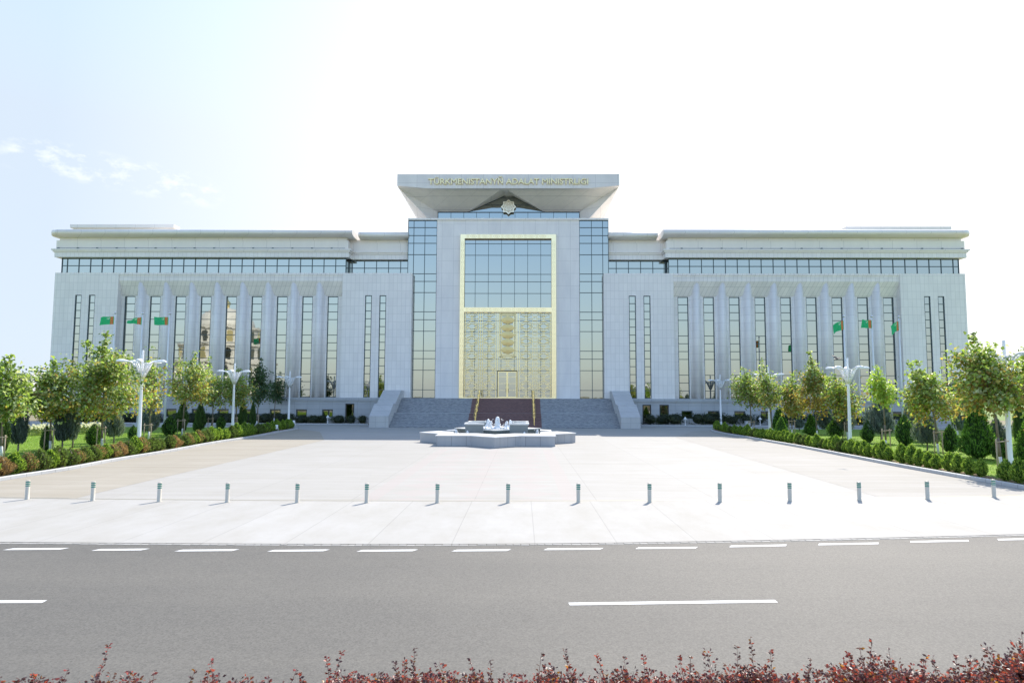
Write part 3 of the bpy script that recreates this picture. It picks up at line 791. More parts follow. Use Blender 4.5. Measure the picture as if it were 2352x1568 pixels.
def lawn(nt, tc):
    a = noise(nt, tc, 1.1, 5, 0.6); b = noise(nt, tc, 24, 4, 0.7)
    c = ramp(nt, a, [(0.3, rgb(0.14, 0.24, 0.03)), (0.55, rgb(0.20, 0.31, 0.04)), (0.75, rgb(0.28, 0.37, 0.06))])
    return mixrgb(nt, 1.0, c, ramp(nt, b, [(0.3, rgb(0.6, 0.62, 0.6)), (0.7, rgb(1.3, 1.3, 1.2))]), 'MULTIPLY')
M['lawn'] = groundmat('mown_lawn', lawn, 0.9, 1.0, 40, 0.2)
M['paint'] = groundmat('white_road_paint', lambda nt, tc: mixrgb(nt, noise(nt, tc, 22, 5, 0.7), rgb(0.62, 0.62, 0.60), rgb(0.82, 0.82, 0.80)), 0.7)
M['drain'] = plain('drain_grating', (0.33, 0.31, 0.25), 0.6, 0.2, 0.2, 20)
M['hill'] = groundmat('distant_dry_hill', lambda nt, tc: mixrgb(nt, noise(nt, tc, 0.004, 6, 0.6), rgb(0.45, 0.42, 0.38), rgb(0.58, 0.55, 0.50)), 0.95)
M['slope'] = groundmat('grassy_slope', lambda nt, tc: mixrgb(nt, noise(nt, tc, 0.06, 6, 0.6), rgb(0.16, 0.24, 0.06), rgb(0.26, 0.32, 0.12)), 0.95)

def struct(mb, name, mat, **k): return tag(mb.build(name, mat), kind='structure')
def G2(pts): return [gnd(u, v) for u, v in pts]
# ------------------------------------------------------------------ ground sheets
m = MB()
ys = [-3000, -200, 0, 60, 120, 200, 400, 900, 5200]; xs_ = [-4500, -600, -150, 150, 600, 4500]
m.add([(x, y, -0.02) for y in ys for x in xs_], [(j*len(xs_)+i, j*len(xs_)+i+1, (j+1)*len(xs_)+i+1, (j+1)*len(xs_)+i) for j in range(len(ys)-1) for i in range(len(xs_)-1)])
struct(m, 'ground', M['dirt'])
edge = G2([(0,1244.5),(330,1247),(735,1249),(1176,1248.5),(1531,1244.5),(2016,1235),(2352,1226.5)])
drain = G2([(0,1143.4),(345,1147),(700,1149.6),(1176,1150.7),(1531,1149.2),(2016,1144),(2352,1137.6)])
def extend(p, X0, X1):
    a, b = p[0], p[1]; c, d = p[-2], p[-1]
    s = (b.y-a.y)/(b.x-a.x)*0.4; e = (d.y-c.y)/(d.x-c.x)*0.4
    return [Vector((X0, a.y+s*(X0-a.x), 0))]+list(p)+[Vector((X1, d.y+e*(X1-d.x), 0))]
def smooth(pts, n=8):
    out = []
    for i in range(len(pts)-1):
        p0 = pts[max(i-1, 0)]; p1 = pts[i]; p2 = pts[i+1]; p3 = pts[min(i+2, len(pts)-1)]
        for k in range(n):
            t = k/n
            out.append(0.5*((2*p1)+(-p0+p2)*t+(2*p0-5*p1+4*p2-p3)*t*t+(-p0+3*p1-3*p2+p3)*t**3))
    return out+[pts[-1]]
edge = extend(smooth(edge, 4), -110, 110); drain = extend(smooth(drain, 4), -110, 110)
m = MB(); m.sheet([(-110, -40), (110, -40)]+[(p.x, p.y) for p in edge[::-1]], -0.008); struct(m, 'road', M['asphalt'])
def band(name, a, b, z, mat):            # strip between two polylines
    m = MB(); n = len(a)
    m.add([(p.x, p.y, z) for p in a]+[(p.x, p.y, z) for p in b], [(i, i+1, n+i+1, n+i) for i in range(n-1)])
    return struct(m, name, mat)
m = MB(); m.sheet([(p.x, p.y) for p in edge]+[(p.x, p.y) for p in drain[::-1]], 0.008); struct(m, 'pavement', M['pave'])
m = MB(); m.sheet([(p.x, p.y) for p in drain]+[(110, 92), (-110, 92)], 0.0); struct(m, 'plaza', M['plaza'])
w = Vector((0, 0.11, 0)); band('drain', [p-w*0.4 for p in drain], [p+w for p in drain], 0.012, M['drain'])
# small setts along the road edge
m = MB(); rnd = random.Random(4); x = -28.0; ei = 0
def ey(x):
    for a, b in zip(edge[:-1], edge[1:]):
        if a.x <= x <= b.x: return a.y+(b.y-a.y)*(x-a.x)/(b.x-a.x)
    return edge[-1].y
while x < 28:
    L = rnd.uniform(0.16, 0.24); yy = ey(x+L/2)-0.05; m.box(x, x+L-0.015, yy-0.07+rnd.uniform(-.02, .02), yy+0.06, -0.03, -0.003+rnd.uniform(0, .004)); x += L
struct(m, 'kerb', M['pave'])
# driveways either side of the plaza
dl = G2([(-60,1203),(169,1145.5),(504.5,1066),(700,1021)]); dl2 = gnd(770, 1004)
kl_u = [(-180,1137.5),(0,1105),(160,1079.5),(269.5,1058.5),(392,1038),(494.5,1018.5),(577,1005.5),(640,993.5),(672,988),(685,984.8)]
kr_u = [(2480,1146),(2352,1124),(2283.5,1111.6),(2193,1095.5),(2064.3,1072),(1984.5,1056.5),(1879.4,1036),(1822,1025),(1764.6,1015),(1715.4,1006),(1665,997.5),(1640,992),(1629,987.6)]
KL = smooth(G2(kl_u), 5); KR = smooth(G2(kr_u), 5)
left_edge = [p for p in KL]
m = MB(); pl = G2([(270,1121),(504.5,1066),(700,1021),(760,1005)])
a0 = Vector((KL[0].x, 26.2, 0))
zlow = lambda p: (p.x, p.y)
yd = [p for p in drain if p.x < gnd(150,1150).x]
m = MB(); m.sheet([zlow(p+Vector((0,0.2,0))) for p in yd if p.x > KL[0].x-3]+[zlow(gnd(159,1147.5))]+[zlow(p) for p in G2([(300,1113),(504.5,1066),(700,1021),(745,1010)])]+[zlow(gnd(735,991)), zlow(KL[-1])]+[zlow(p) for p in KL[::-1]], 0.004); struct(m, 'driveway', M['drive'])
yd = [p for p in drain if p.x > gnd(2040,1144).x and p.x < KR[0].x+3]
m = MB(); m.sheet([zlow(p) for p in KR]+[zlow(gnd(1590,990)), zlow(gnd(1552,1004.5)), zlow(gnd(1790,1074)), zlow(gnd(2025,1143))]+[zlow(p+Vector((0,0.2,0))) for p in yd], 0.004)
struct(m, 'driveway', M['drive_r'])
def inset(poly, d):                      # offset polyline to its left by d
    out = []
    for i, p in enumerate(poly):
        t = (poly[min(i+1, len(poly)-1)]-poly[max(i-1, 0)]).normalized()
        out.append(p+Vector((-t.y, t.x, 0))*d)
    return out
def lawn_area(K, sg, Xfar):
    # K: kerb line, from the road to the building; lawn lies on side sg (-1 left)
    k2 = -sg
    ins = lambda d: inset(K, d*k2)
    tip = K[-1]
    yb = tip.y+0.9
    back = [tip+Vector((sg*0.35, 0.55, 0)), tip+Vector((sg*1.0, 0.9, 0)), Vector((tip.x+sg*7, yb+0.3, 0)), Vector((Xfar, yb+0.3, 0))]
    full = K+back
    # kerb stone as swept rectangle
    m = MB(); o = full; i_ = inset(full, 0.17*k2); n = len(o)
    vs = []
    for a, b in zip(o, i_): vs += [(a.x, a.y, -0.02), (a.x, a.y, 0.145), (a.x*0.9+b.x*0.1, a.y*0.9+b.y*0.1, 0.16), (b.x, b.y, 0.16), (b.x, b.y, 0.0)]
    fs = []
    for q in range(n-1):
        for k in range(4): fs.append((q*5+k, (q+1)*5+k, (q+1)*5+k+1, q*5+k+1))
    m.add(vs, fs); struct(m, 'kerb', M['kerb'])
    inn = inset(full, 0.15*k2)
    poly = inn+[Vector((Xfar, K[0].y, 0))]
    m = MB(); m.sheet([zlow(p) for p in poly], 0.10); 
    if sg > 0: m.f = [f[::-1] for f in m.f]
    lo = struct(m, 'lawn', M['lawn'])
    # soil strip under the hedge
    a, b = ins(0.16), ins(1.25); n = len(a); rr = random.Random(5)
    b = [p+Vector((rr.uniform(-.12, .12), rr.uniform(-.1, .1), 0)) for p in b]
    m = MB(); m.add([(p.x, p.y, 0.106) for p in a]+[(p.x, p.y, 0.106) for p in b], [(q, q+1, n+q+1, n+q) for q in range(n-1)])
    struct(m, 'soil_bed', M['soil'])
    return poly
polyL = lawn_area(KL, -1, -105); polyR = lawn_area(KR, 1, 105)
# planting bed at the foot of the building
for a, b in ((-105, XU(846, 974, 84.4)), (XU(1472, 976, 84.4), 105)):
    yk = 84.3
    m = MB(); m.box(a, b, yk-0.16, yk, -0.02, 0.16); struct(m, 'kerb', M['kerb'])
    m = MB(); m.sheet([(a, yk), (b, yk), (b, YP+0.02), (a, YP+0.02)], 0.11); struct(m, 'soil_bed', M['soil'])
# bed of the barberry in the foreground
m = MB(); m.sheet([(-12, 2.0), (12, 2.0), (12, 7.35), (-12, 7.35)], 0.06); struct(m, 'soil_bed', M['soil'])
m = MB(); m.box(-12, 12, 7.35, 7.5, -0.02, 0.12); struct(m, 'kerb', M['kerb'])
# road paint
for a, b, v in [(18,148,1259),(220,334,1260.5),(410,541,1262),(622,750,1262.5),(826,954,1262.5),(1043,1169,1262),(1253,1382,1259),(1463,1600,1256.5),(1677,1806,1252.5),(1880,2018,1248),(2091,2225,1242),(2292,2420,1237)]:
    p, q = gnd(a, v+1), gnd(b, v-(1.5 if v < 1256 else 0)); t = (q-p).normalized(); nn = Vector((-t.y, t.x, 0))*0.085
    sk = t*0.06
    m = MB(); m.sheet([zlow(p-nn-sk), zlow(q-nn-sk), zlow(q+nn+sk), zlow(p+nn+sk)], -0.003); struct(m, 'road_marking', M['paint'])
for a, b, va, vb in [(-420,102,1381.5,1380),(1307,1783,1385.5,1379)]:
    p, q = gnd(a, va), gnd(b, vb); t = (q-p).normalized(); nn = Vector((-t.y, t.x, 0))*0.075
    m = MB(); m.sheet([zlow(p-nn), zlow(q-nn), zlow(q+nn), zlow(p+nn)], -0.003); struct(m, 'road_marking', M['paint'])
# far terrain
rnd = random.Random(11)
m = MB(); n = 90; vs = []
for i in range(n+1):
    x = -4300+8600*i/n
    hh = 90+60*math.sin(i*0.23)+35*math.sin(i*0.61+1)+12*math.sin(i*1.9)+ (90 if x > 1500 else 0)*min(1, (x-1500)/900 if x > 1500 else 0)
    vs += [(x, 3900, -5), (x, 4300, max(20, hh*0.75)), (x, 4800, max(30, hh)), (x, 5300, -5)]
m.add(vs, [(i*4+k, (i+1)*4+k, (i+1)*4+k+1, i*4+k+1) for i in range(n) for k in range(3)], 0, True); struct(m, 'hills', M['hill'])
m = MB(); vs = []; n = 30
for i in range(n+1):
    x = 66+240*i/n; hh = 6.5*min(1, i/6)+1.2*math.sin(i*0.5)
    vs += [(x, 112, 0), (x, 128, hh*0.55), (x, 150, hh), (x, 190, hh*1.02), (x, 240, -1)]
m.add(vs, [(i*5+k, (i+1)*5+k, (i+1)*5+k+1, i*5+k+1) for i in range(n) for k in range(4)], 0, True); struct(m, 'grass_slope', M['slope'])

# ------------------------------------------------------------------ bollards
M['bollard'] = plain('bollard_cream_paint', (0.60, 0.55, 0.45), 0.4, 0.0, 0.06, 8)
M['green_band'] = plain('green_reflective_band', (0.015, 0.22, 0.16), 0.4, 0, 0.05)
bu = [59,210,363,520,681,841,1004,1167,1329,1493,1655,1816,1976,2133,2286]; bv = [1147.3,1150.5,1152.8,1154,1154.8,1155.2,1155.4,1155.2,1154.8,1154.2,1153,1151.5,1150,1147.5,1142.7]
def bollard():
    t = empty('bollard', (0,0,0), None, 'bollard', 'bollards along the plaza edge')
    m = MB(); m.lathe([(0.080, 0.0), (0.080, 0.012), (0.066, 0.02), (0.066, 0.605), (0.060, 0.617)], 20); m.build('post', M['bollard'], t)
    for z in (0.575, 0.515, 0.455):
        m = MB(); m.lathe([(0.0675, z-0.017), (0.0685, z-0.015), (0.0685, z+0.015), (0.0675, z+0.017)], 20); m.build('band', M['green_band'], t)
    m = MB(); m.lathe([(0.060, 0.617), (0.066, 0.619), (0.064, 0.630), (0.03, 0.636)], 20); m.build('cap', M['bollard'], t)
    return t
b0 = bollard()
for i, (u, v) in enumerate(zip(bu, bv)):
    o = b0 if i == 0 else copy_tree(b0)
    g = gnd(u, v); o.location = (g.x, g.y+0.06, 0.006)
    o['label'] = 'short cream bollard with three green bands, %s from the left of the row' % nth(i+1)

# ------------------------------------------------------------------ fountain
M['f_stone'] = panels('fountain_grey_stone', (0.45, 0.455, 0.46), 1.05, 3.0, 0.022, 0.6, 0.04, stain=0.08)
M['f_cope'] = plain('fountain_white_coping', (0.74, 0.73, 0.70), 0.5, 0, 0.04)
M['f_dark'] = plain('wet_dark_granite', (0.10, 0.125, 0.125), 0.22, 0, 0.35, 2.5)
M['f_grey'] = plain('wet_grey_granite', (0.20, 0.23, 0.24), 0.3, 0, 0.22, 1.6)
mw, ntw, bw_ = newmat('fountain_water'); setin(bw_, Roughness=0.05, Metallic=0.0); bw_.inputs['Base Color'].default_value = rgb(0.05, 0.09, 0.09)
_tc = N(ntw, 'ShaderNodeTexCoord').outputs['Object']; _bp = N(ntw, 'ShaderNodeBump'); setin(_bp, Strength=0.6, Distance=0.05); ntw.links.new(noise(ntw, _tc, 5, 4), _bp.inputs['Height']); ntw.links.new(_bp.outputs[0], bw_.inputs['Normal']); M['water'] = mw
mf, ntf, bf = newmat('white_water_foam'); setin(bf, Roughness=0.35); bf.inputs['Base Color'].default_value = rgb(0.86, 0.88, 0.90)
bf.inputs['Subsurface Weight'].default_value = 0.0; M['foam'] = mf
fc = gnd(1143.5, 1014.5); fc.x = XU(1143, 1000, 53.0); fc.y = 53.0
ftn = empty('fountain', (fc.x, fc.y, 0), 'star-shaped grey stone fountain with white foaming jets on the plaza', 'fountain')
def starpoly(R, k=0.7654, rot=0.0):
    return [((R if i % 2 == 0 else R*k)*math.cos(i*math.pi/8+rot), (R if i % 2 == 0 else R*k)*math.sin(i*math.pi/8+rot)) for i in range(16)]
def ringprism(m, po, pi, z0, z1, mi=0):
    n = len(po)
    vs = [(p[0], p[1], z0) for p in po]+[(p[0], p[1], z1) for p in po]+[(p[0], p[1], z1) for p in pi]+[(p[0], p[1], z0) for p in pi]
    fs = []
    for q in range(3): fs += [(q*n+i, q*n+(i+1) % n, (q+1)*n+(i+1) % n, (q+1)*n+i) for i in range(n)]
    fs += [(3*n+i, 3*n+(i+1) % n, (i+1) % n, i) for i in range(n)]
    m.add(vs, fs, mi)
RB = 5.98
m = MB(); ringprism(m, starpoly(RB), starpoly(RB-1.3), 0, 0.70); m.build('basin_wall', M['f_stone'], ftn)
m = MB(); ringprism(m, starpoly(RB+0.07), starpoly(RB-1.40), 0.703, 0.765)
m.v = [(x, y, z+0.10 if (i >= 32 and i < 48) else z) for i, (x, y, z) in enumerate(m.v)]; m.build('coping', M['f_cope'], ftn)
m = MB(); m.prism(starpoly(RB-1.28), 0.30, 0.50); m.build('water', M['water'], ftn)
a = 2.32; c_ = a*0.4142; rd = a*1.4142
zt, zl = 1.56, 1.10
octo = [(a, -c_), (a, c_), (c_, a), (-c_, a), (-a, c_), (-a, -c_), (-c_, -a), (c_, -a)]
m = MB(); m.prism([p for p in octo], 0.45, zl-0.10); m.build('pool', M['f_dark'], ftn)
m = MB(); m.prism([(x*0.97, y*0.97) for x, y in octo], zl-0.098, zl-0.02); m.build('water', M['water'], ftn)
for k in range(4):
    ca, sa = [(1,0),(0,1),(-1,0),(0,-1)][k]
    rot = lambda x, y: (x*ca-y*sa, x*sa+y*ca)
    # low corner of the diagonal square
    tri = [rot(a+0.003, -c_), rot(rd*1.0, 0), rot(a+0.003, c_)]
    m = MB(); m.prism(tri, 0.45, zl-0.06); m.build('low_tier', M['f_dark'], ftn)
    tc2 = [rot(a+0.003, -c_-0.03), rot(rd+0.06, 0), rot(a+0.003, c_+0.03)]
    m = MB(); m.prism(tc2, zl-0.058, zl+0.01); m.build('coping', M['f_cope'] if k != 2 else M['f_cope'], ftn)
    # tall corner of the upright square
    tri = [rot(c_, a), rot(a, c_), rot(a, a)]
    tri = [rot(a, c_), rot(a, a), rot(c_, a)]
    m = MB(); m.prism(tri, 0.45, zt-0.12); m.build('tall_tier', M['f_grey'], ftn)
    o_ = [rot(a+0.07, c_-0.07), rot(a+0.07, a+0.07), rot(c_-0.07, a+0.07)]; i2 = [rot(a-0.16, c_+0.42), rot(a-0.16, a-0.16), rot(c_+0.42, a-0.16)]
    m = MB(); ringprism(m, o_, i2, zt-0.118, zt); m.build('coping', M['f_cope'], ftn)
def jet(x, y, z0, h, r, seed):
    rr = random.Random(seed); m = MB(); n = 14; L = 16; vs = []
    for j in range(L+1):
        t = j/L
        rad = r*(0.55+0.75*(1-t)**3)*(1 if t < 0.75 else math.sqrt(max(0, 1-((t-0.75)/0.25)**2)))
        for k in range(n):
            a2 = 2*math.pi*k/n; q = rad*(1+rr.uniform(-.28, .28))
            vs.append((x+q*math.cos(a2)+0.03*math.sin(5*t+seed), y+q*math.sin(a2), z0+h*t+rr.uniform(-.5, .5)*h/L))
    m.add(vs, [(j*n+k, j*n+(k+1) % n, (j+1)*n+(k+1) % n, (j+1)*n+k) for j in range(L) for k in range(n)], 0, True)
    for q in range(int(26*r/0.2)):       # loose spray
        a2 = rr.uniform(0, 6.28); d = r*rr.uniform(0.6, 1.9); zz = z0+h*rr.random()**1.5*0.9; s = rr.uniform(.012, .035)
        cx, cy = x+d*math.cos(a2), y+d*math.sin(a2)
        m.add([(cx+s, cy, zz), (cx-s, cy, zz), (cx, cy+s, zz), (cx, cy-s, zz), (cx, cy, zz+s*1.5), (cx, cy, zz-s)], [(0,2,4),(2,1,4),(1,3,4),(3,0,4),(2,0,5),(1,2,5),(3,1,5),(0,3,5)], 0, True)
    m.build('water_jet', M['foam'], ftn)
jet(0.02, -0.7, zl-0.05, 0.95, 0.27, 1); jet(-0.52, -0.35, zl-0.05, 0.62, 0.20, 2); jet(0.68, -0.35, zl-0.05, 0.60, 0.19, 3)
jet(-0.80, 0.8, zl-0.05, 0.70, 0.20, 4); jet(0.95, 0.8, zl-0.05, 0.66, 0.20, 5)
jet(-3.05, -1.5, 0.48, 0.60, 0.15, 6); jet(-2.1, -2.55, 0.48, 0.55, 0.13, 7); jet(2.05, -2.55, 0.48, 0.48, 0.12, 8); jet(3.0, -1.6, 0.48, 0.60, 0.15, 9)
m = MB(); rr = random.Random(3)
for q in range(120):
    x, y = rr.uniform(-1.5, 2.0), rr.uniform(-1.8, 1.2); s = rr.uniform(.05, .16)
    if abs(x)+abs(y) < 2.6: m.lathe([(s, zl-0.03), (s*0.8, zl+rr.uniform(0, .07)), (s*0.2, zl+0.06+rr.uniform(0, .05))], 7, (x, y))
m.build('foam', M['foam'], ftn)

# ------------------------------------------------------------------ street lamps
def street_lamp():
    t = empty('street_lamp', (0,0,0), None, 'street lamp', 'white street lamps along the kerbs')
    m = MB(); m.lathe([(0.26, 0), (0.26, 0.03), (0.15, 0.06), (0.15, 0.5), (0.125, 0.56), (0.085, 4.5), (0.07, 5.35), (0.07, 6.22), (0.055, 6.26)], 16); m.build('pole', M['white'], t)
    m = MB(); z0, z1, r0, r1 = 4.45, 5.45, 0.10, 0.55
    for k in range(10):
        a = 2*math.pi*k/10
        p = [Vector((r0*math.cos(a), r0*math.sin(a), z0)), Vector((r1*math.cos(a), r1*math.sin(a), z1))]
        m.tube(p, [0.05, 0.04], 6)
    for f, rr_ in ((0.25, 0.02), (0.5, 0.022), (0.66, 0.022), (0.82, 0.022), (0.98, 0.028)):
        r = r0+(r1-r0)*f; z = z0+(z1-z0)*f
        m.tube([(r*math.cos(2*math.pi*k/20), r*math.sin(2*math.pi*k/20), z) for k in range(21)], rr_, 6, cap=False)
    m.lathe([(0.10, z0-0.04), (0.30, z0+0.42), (0.285, z0+0.42), (0.088, z0)], 16)
    m.build('basket', M['white'], t)
    for k in range(5):
        a = math.radians(180+72*k); d = Vector((math.cos(a), math.sin(a), 0))
        m = MB(); pts = [d*0.10+Vector((0,0,4.75)), d*0.45+Vector((0,0,5.30)), d*0.62+Vector((0,0,5.48)), d*0.80+Vector((0,0,5.56)), d*1.0+Vector((0,0,5.56))]
        m.tube(pts, 0.045, 7); arm = m.build('arm', M['white'], t)
        m = MB(); sd = Vector((-d.y, d.x, 0))
        c = d*1.05+Vector((0,0,5.5)); 
        prof = [(-0.22,0.16),(0.0,0.19),(0.26,0.18),(0.42,0.10)]
        vs = []; fs = []
        for (s, hw) in prof:
            for (w_, h_) in ((-hw, 0.0), (-hw*0.92, 0.10), (-hw*0.45, 0.16), (hw*0.45, 0.16), (hw*0.92, 0.10), (hw, 0.0)):
                p = c+d*s+sd*w_+Vector((0,0,h_*(0.6 if s in (-0.22, 0.42) else 1)))
                vs.append(p)
        for i in range(3):
            for j in range(5): fs.append((i*6+j, (i+1)*6+j, (i+1)*6+j+1, i*6+j+1))
            fs.append((i*6+5, (i+1)*6+5, (i+1)*6, i*6))
        fs += [(0,1,2,3,4,5), (23,22,21,20,19,18)]
        m.add(vs, fs); m.build('lamp_head', M['white'], t)
    return t
lamps = [(317.6,1036,.15,'nearest of the three by the left kerb'),(533.5,1000,.1,'middle one of the three by the left kerb'),(662.6,979.5,.05,'farthest of the left three, nearest the building'),
         (1656,978,.1,'farthest of the right row, nearest the building'),(1768.5,1000,.2,'second from the building in the right row'),(1953.5,1028,-.25,'before the flagpoles in the right row'),(2321.5,1082,-.2,'nearest the road at the right edge')]
l0 = street_lamp()
for i, (u, v, rz, lb) in enumerate(lamps):
    o = l0 if i == 0 else copy_tree(l0); g = gnd(u, v)
    o.location = (g.x, g.y, 0.10); o.rotation_euler = (0, 0, rz+YAW+math.atan2(-g.x, g.y)); o['label'] = 'white street lamp with funnel basket, '+lb
# pads of the lamps next to the kerb
for i, (u, v) in enumerate([(330,1041.5),(540,1003.5),(1740,1005.5)]):
    pass

# ------------------------------------------------------------------ flags
M['pole'] = plain('brushed_flagpole', (0.82, 0.82, 0.82), 0.35, 0.0, 0.04)
M['chrome'] = plain('polished_ball', (0.7, 0.7, 0.7), 0.15, 0.9, 0.02)
M['flag_green'] = leafmat('flag_green_cloth', 0.35, 0.8, 0.1, 1.0)
def flagpole(u0, v0, u1, v1, lab):
    Y = 74.3; x = XU(u1, v1, Y); z = ZV(u1, v1, Y); x = (x+XU(u0, v0, Y))/2
    t = empty('flagpole', (x, Y, 0), lab, 'flagpole', 'flagpoles before the wings')
    m = MB(); m.box(-0.35, 0.35, -0.35, 0.35, 0, 0.38); m.box(-0.25, 0.25, -0.25, 0.25, 0.38, 0.5); m.build('pedestal', M['kerb'], t)
    m = MB(); m.tube([(0,0,0.5),(0,0,z*0.45),(0,0,z-0.15)], [0.12, 0.10, 0.065], 12); m.build('pole', M['pole'], t)
    m = MB(); m.lathe([(0.13*math.sin(math.pi*k/10)+0.001, z-0.02-0.13*math.cos(math.pi*k/10)) for k in range(11)], 14); m.build('finial', M['chrome'], t)
    m = MB(); m.tube([(0.12, -0.05, z-0.4), (0.13, -0.06, z-2.4), (0.06, -0.12, z-2.7), (0.0, -0.09, z-2.5)], 0.012, 5); m.build('halyard', M['pole'], t)
    return x, Y, z
def flag(x, Y, ztop, Wd, Hh, droop, wave, ph, lab, drift=0.6, taper=0.0):
    nx, nz = 60, 40
    vs = []; cols = []
    for i in range(nx+1):
        for j in range(nz+1):
            s = i/nx; q = j/nz               # s from hoist to fly, q top to bottom
            X = -Wd*s*(1-0.10*math.sin(3*s+ph)**2)
            Z = -Hh*q*(1-taper*s)-droop*s**1.5-taper*Hh*s*0.35
            Yy = -drift*s*Wd+wave*s**0.7*math.sin(7.0*s+1.6*q+ph)+0.35*wave*math.sin(13*s-2*q+2*ph)*s
            Z += 0.22*wave*s*math.sin(9*s+ph+1)
            vs.append((X, Yy, Z))
    def colat(s, q):
        a = s*Wd; b = q*Hh; k = Hh/0.95
        if 0.06*Wd < a < 0.27*Wd:
            fa = (a-0.06*Wd)/(0.21*Wd)
            g5 = (q*5) % 1
            d = math.hypot((fa-0.5)*0.8, (g5-0.5))
            if d < 0.15: return (0.75, 0.60, 0.45)
            if d < 0.30: return (0.5, 0.08, 0.03)
            if fa < 0.1 or fa > 0.9 or g5 < 0.08: return (0.75, 0.25, 0.06)
            return (0.80, 0.22, 0.06)
        cx, cy = 0.42*Wd, 0.22*Hh
        if math.hypot(a-cx, b-cy) < 0.125*k and math.hypot(a-cx-0.045*k, b-cy+0.03*k) > 0.105*k: return (0.85, 0.88, 0.85)
        for (sx_, sy_) in ((0.06, -0.06), (0.10, 0.0), (0.06, 0.05), (0.13, -0.08), (0.15, 0.06)):
            if math.hypot(a-cx-sx_*k, b-cy-sy_*k+0.02) < 0.018*k: return (0.85, 0.88, 0.85)
        return (0.05, 0.52, 0.24)
    m = MB(); fs = [(i*(nz+1)+j, i*(nz+1)+j+1, (i+1)*(nz+1)+j+1, (i+1)*(nz+1)+j) for i in range(nx) for j in range(nz)]
    m.add(vs, fs, 0, True)
    me = m.mesh('flag', M['flag_green'])
    ca = me.color_attributes.new('Col', 'FLOAT_COLOR', 'POINT')
    ca.data.foreach_set('color', [c for i in range(nx+1) for j in range(nz+1) for c in (*colat(i/nx, j/nz), 1.0)])
    tag(link('flag', me, None, (x-0.05, Y-0.06, ztop)), lab, 'flag', 'green flags with a patterned red stripe')
fl = [(253.5,973,262.5,718.3),(318.5,973,325,719.7),(379,974,388.3,719.7),(1946,979.6,1938,725.7),(2012,979.8,2002.2,726.3),(2074.5,980,2064.3,727.2)]
names = ['leftmost flagpole before the left wing','middle flagpole of the left three, behind a lamp','right flagpole of the left three','left flagpole of the right three, behind a lamp','middle flagpole of the right three','rightmost flagpole before the right wing']
fp = [flagpole(*f, 'tall slim steel '+n) for f, n in zip(fl, names)]
kw = [dict(Wd=1.36, Hh=0.86, droop=0.13, wave=0.13, ph=0.5, drift=0.3), dict(Wd=1.15, Hh=0.86, droop=0.25, wave=0.22, ph=2.2, drift=0.7, taper=0.62), dict(Wd=1.36, Hh=0.88, droop=0.06, wave=0.14, ph=4.0, drift=0.35),
      dict(Wd=1.42, Hh=0.98, droop=0.55, wave=0.14, ph=1.2, drift=0.35), dict(Wd=1.45, Hh=0.88, droop=0.03, wave=0.16, ph=5.0, drift=0.3), dict(Wd=1.30, Hh=1.02, droop=0.6, wave=0.18, ph=2.9, drift=0.5)]
fnames = ['spread green flag flying from the leftmost pole','folded narrow green flag on the second pole','level green flag on the pole right of the left lamp','green flag drooping from the pole behind the right lamp','level pale green flag, middle of the right three','drooping rounded green flag on the rightmost pole']
for (x, Y, z), k, n in zip(fp, kw, fnames):
    flag(x, Y, z-0.32-(0.1 if k['droop'] < .5 else .18), lab=n, **k)

# ------------------------------------------------------------------ small garden lights
def lantern(u, v, lab):
    g = gnd(u, v, 0.11); t = empty('garden_lantern', (g.x, g.y, 0.11), lab, 'garden lantern', 'small white garden lanterns')
    m = MB(); m.lathe([(0.10, 0), (0.10, 0.05), (0.045, 0.08), (0.045, 0.55), (0.08, 0.58), (0.09, 0.62)], 12); m.build('post', M['white'], t)
    m = MB(); m.lathe([(0.07, 0.62), (0.07, 0.76)], 10); m.build('lens', M['f_cope'], t)
    m = MB(); m.lathe([(0.22, 0.74), (0.21, 0.77), (0.03, 1.02), (0.02, 1.06)], 14); m.build('cap', M['white'], t)
lantern(1574, 976.5, 'small white garden lantern before the right basement windows')
lantern(752.5, 972.5, 'small white garden lantern between shrubs left of the stairs')
lantern(1746, 977, 'small white garden lantern beside the second right lamp')
def spot(u, v, rz, lab):
    g = gnd(u, v, 0.106); t = empty('spotlight', (g.x, g.y, 0.106), lab, 'spotlight', 'white ground spotlights', rz)
    m = MB(); m.box(-0.35, 0.35, -0.22, 0.22, 0, 0.05); m.build('base', M['kerb'], t)
    m = MB(); m.box(-0.20, -0.17, -0.06, 0.06, 0.05, 0.36); m.box(0.17, 0.20, -0.06, 0.06, 0.05, 0.36); m.build('bracket', M['white'], t)
    m = MB()
    vs = []
    for (y, w_, h_) in ((-0.22, 0.10, 0.09), (-0.05, 0.16, 0.17), (0.12, 0.165, 0.20), (0.14, 0.15, 0.185)):
        for (a, b) in ((-1,-1),(1,-1),(1,1),(-1,1)):
            yy, zz = y*math.cos(1.0)-b*h_*math.sin(1.0), y*math.sin(1.0)+b*h_*math.cos(1.0)
            vs.append((a*w_, yy, 0.42+zz))
    m.add(vs, [(3,2,1,0)]+[(i*4+k, i*4+(k+1) % 4, (i+1)*4+(k+1) % 4, (i+1)*4+k) for i in range(3) for k in range(4)]+[(12,13,14,15)])
    m.build('lamp_head', M['white'], t)
spot(634, 990.5, 0.4, 'white ground spotlight on the soil by the left kerb'); spot(1673, 991.5, -0.5, 'white ground spotlight on the soil by the right kerb')
spot(674, 978, 0.2, 'white ground spotlight at the corner beside the far left lamp')
g = gnd(1717, 978, 0.1); t = empty('utility_cabinet', (g.x, g.y, 0.1), 'low grey utility cabinet on the lawn behind the right hedge', 'utility cabinet')
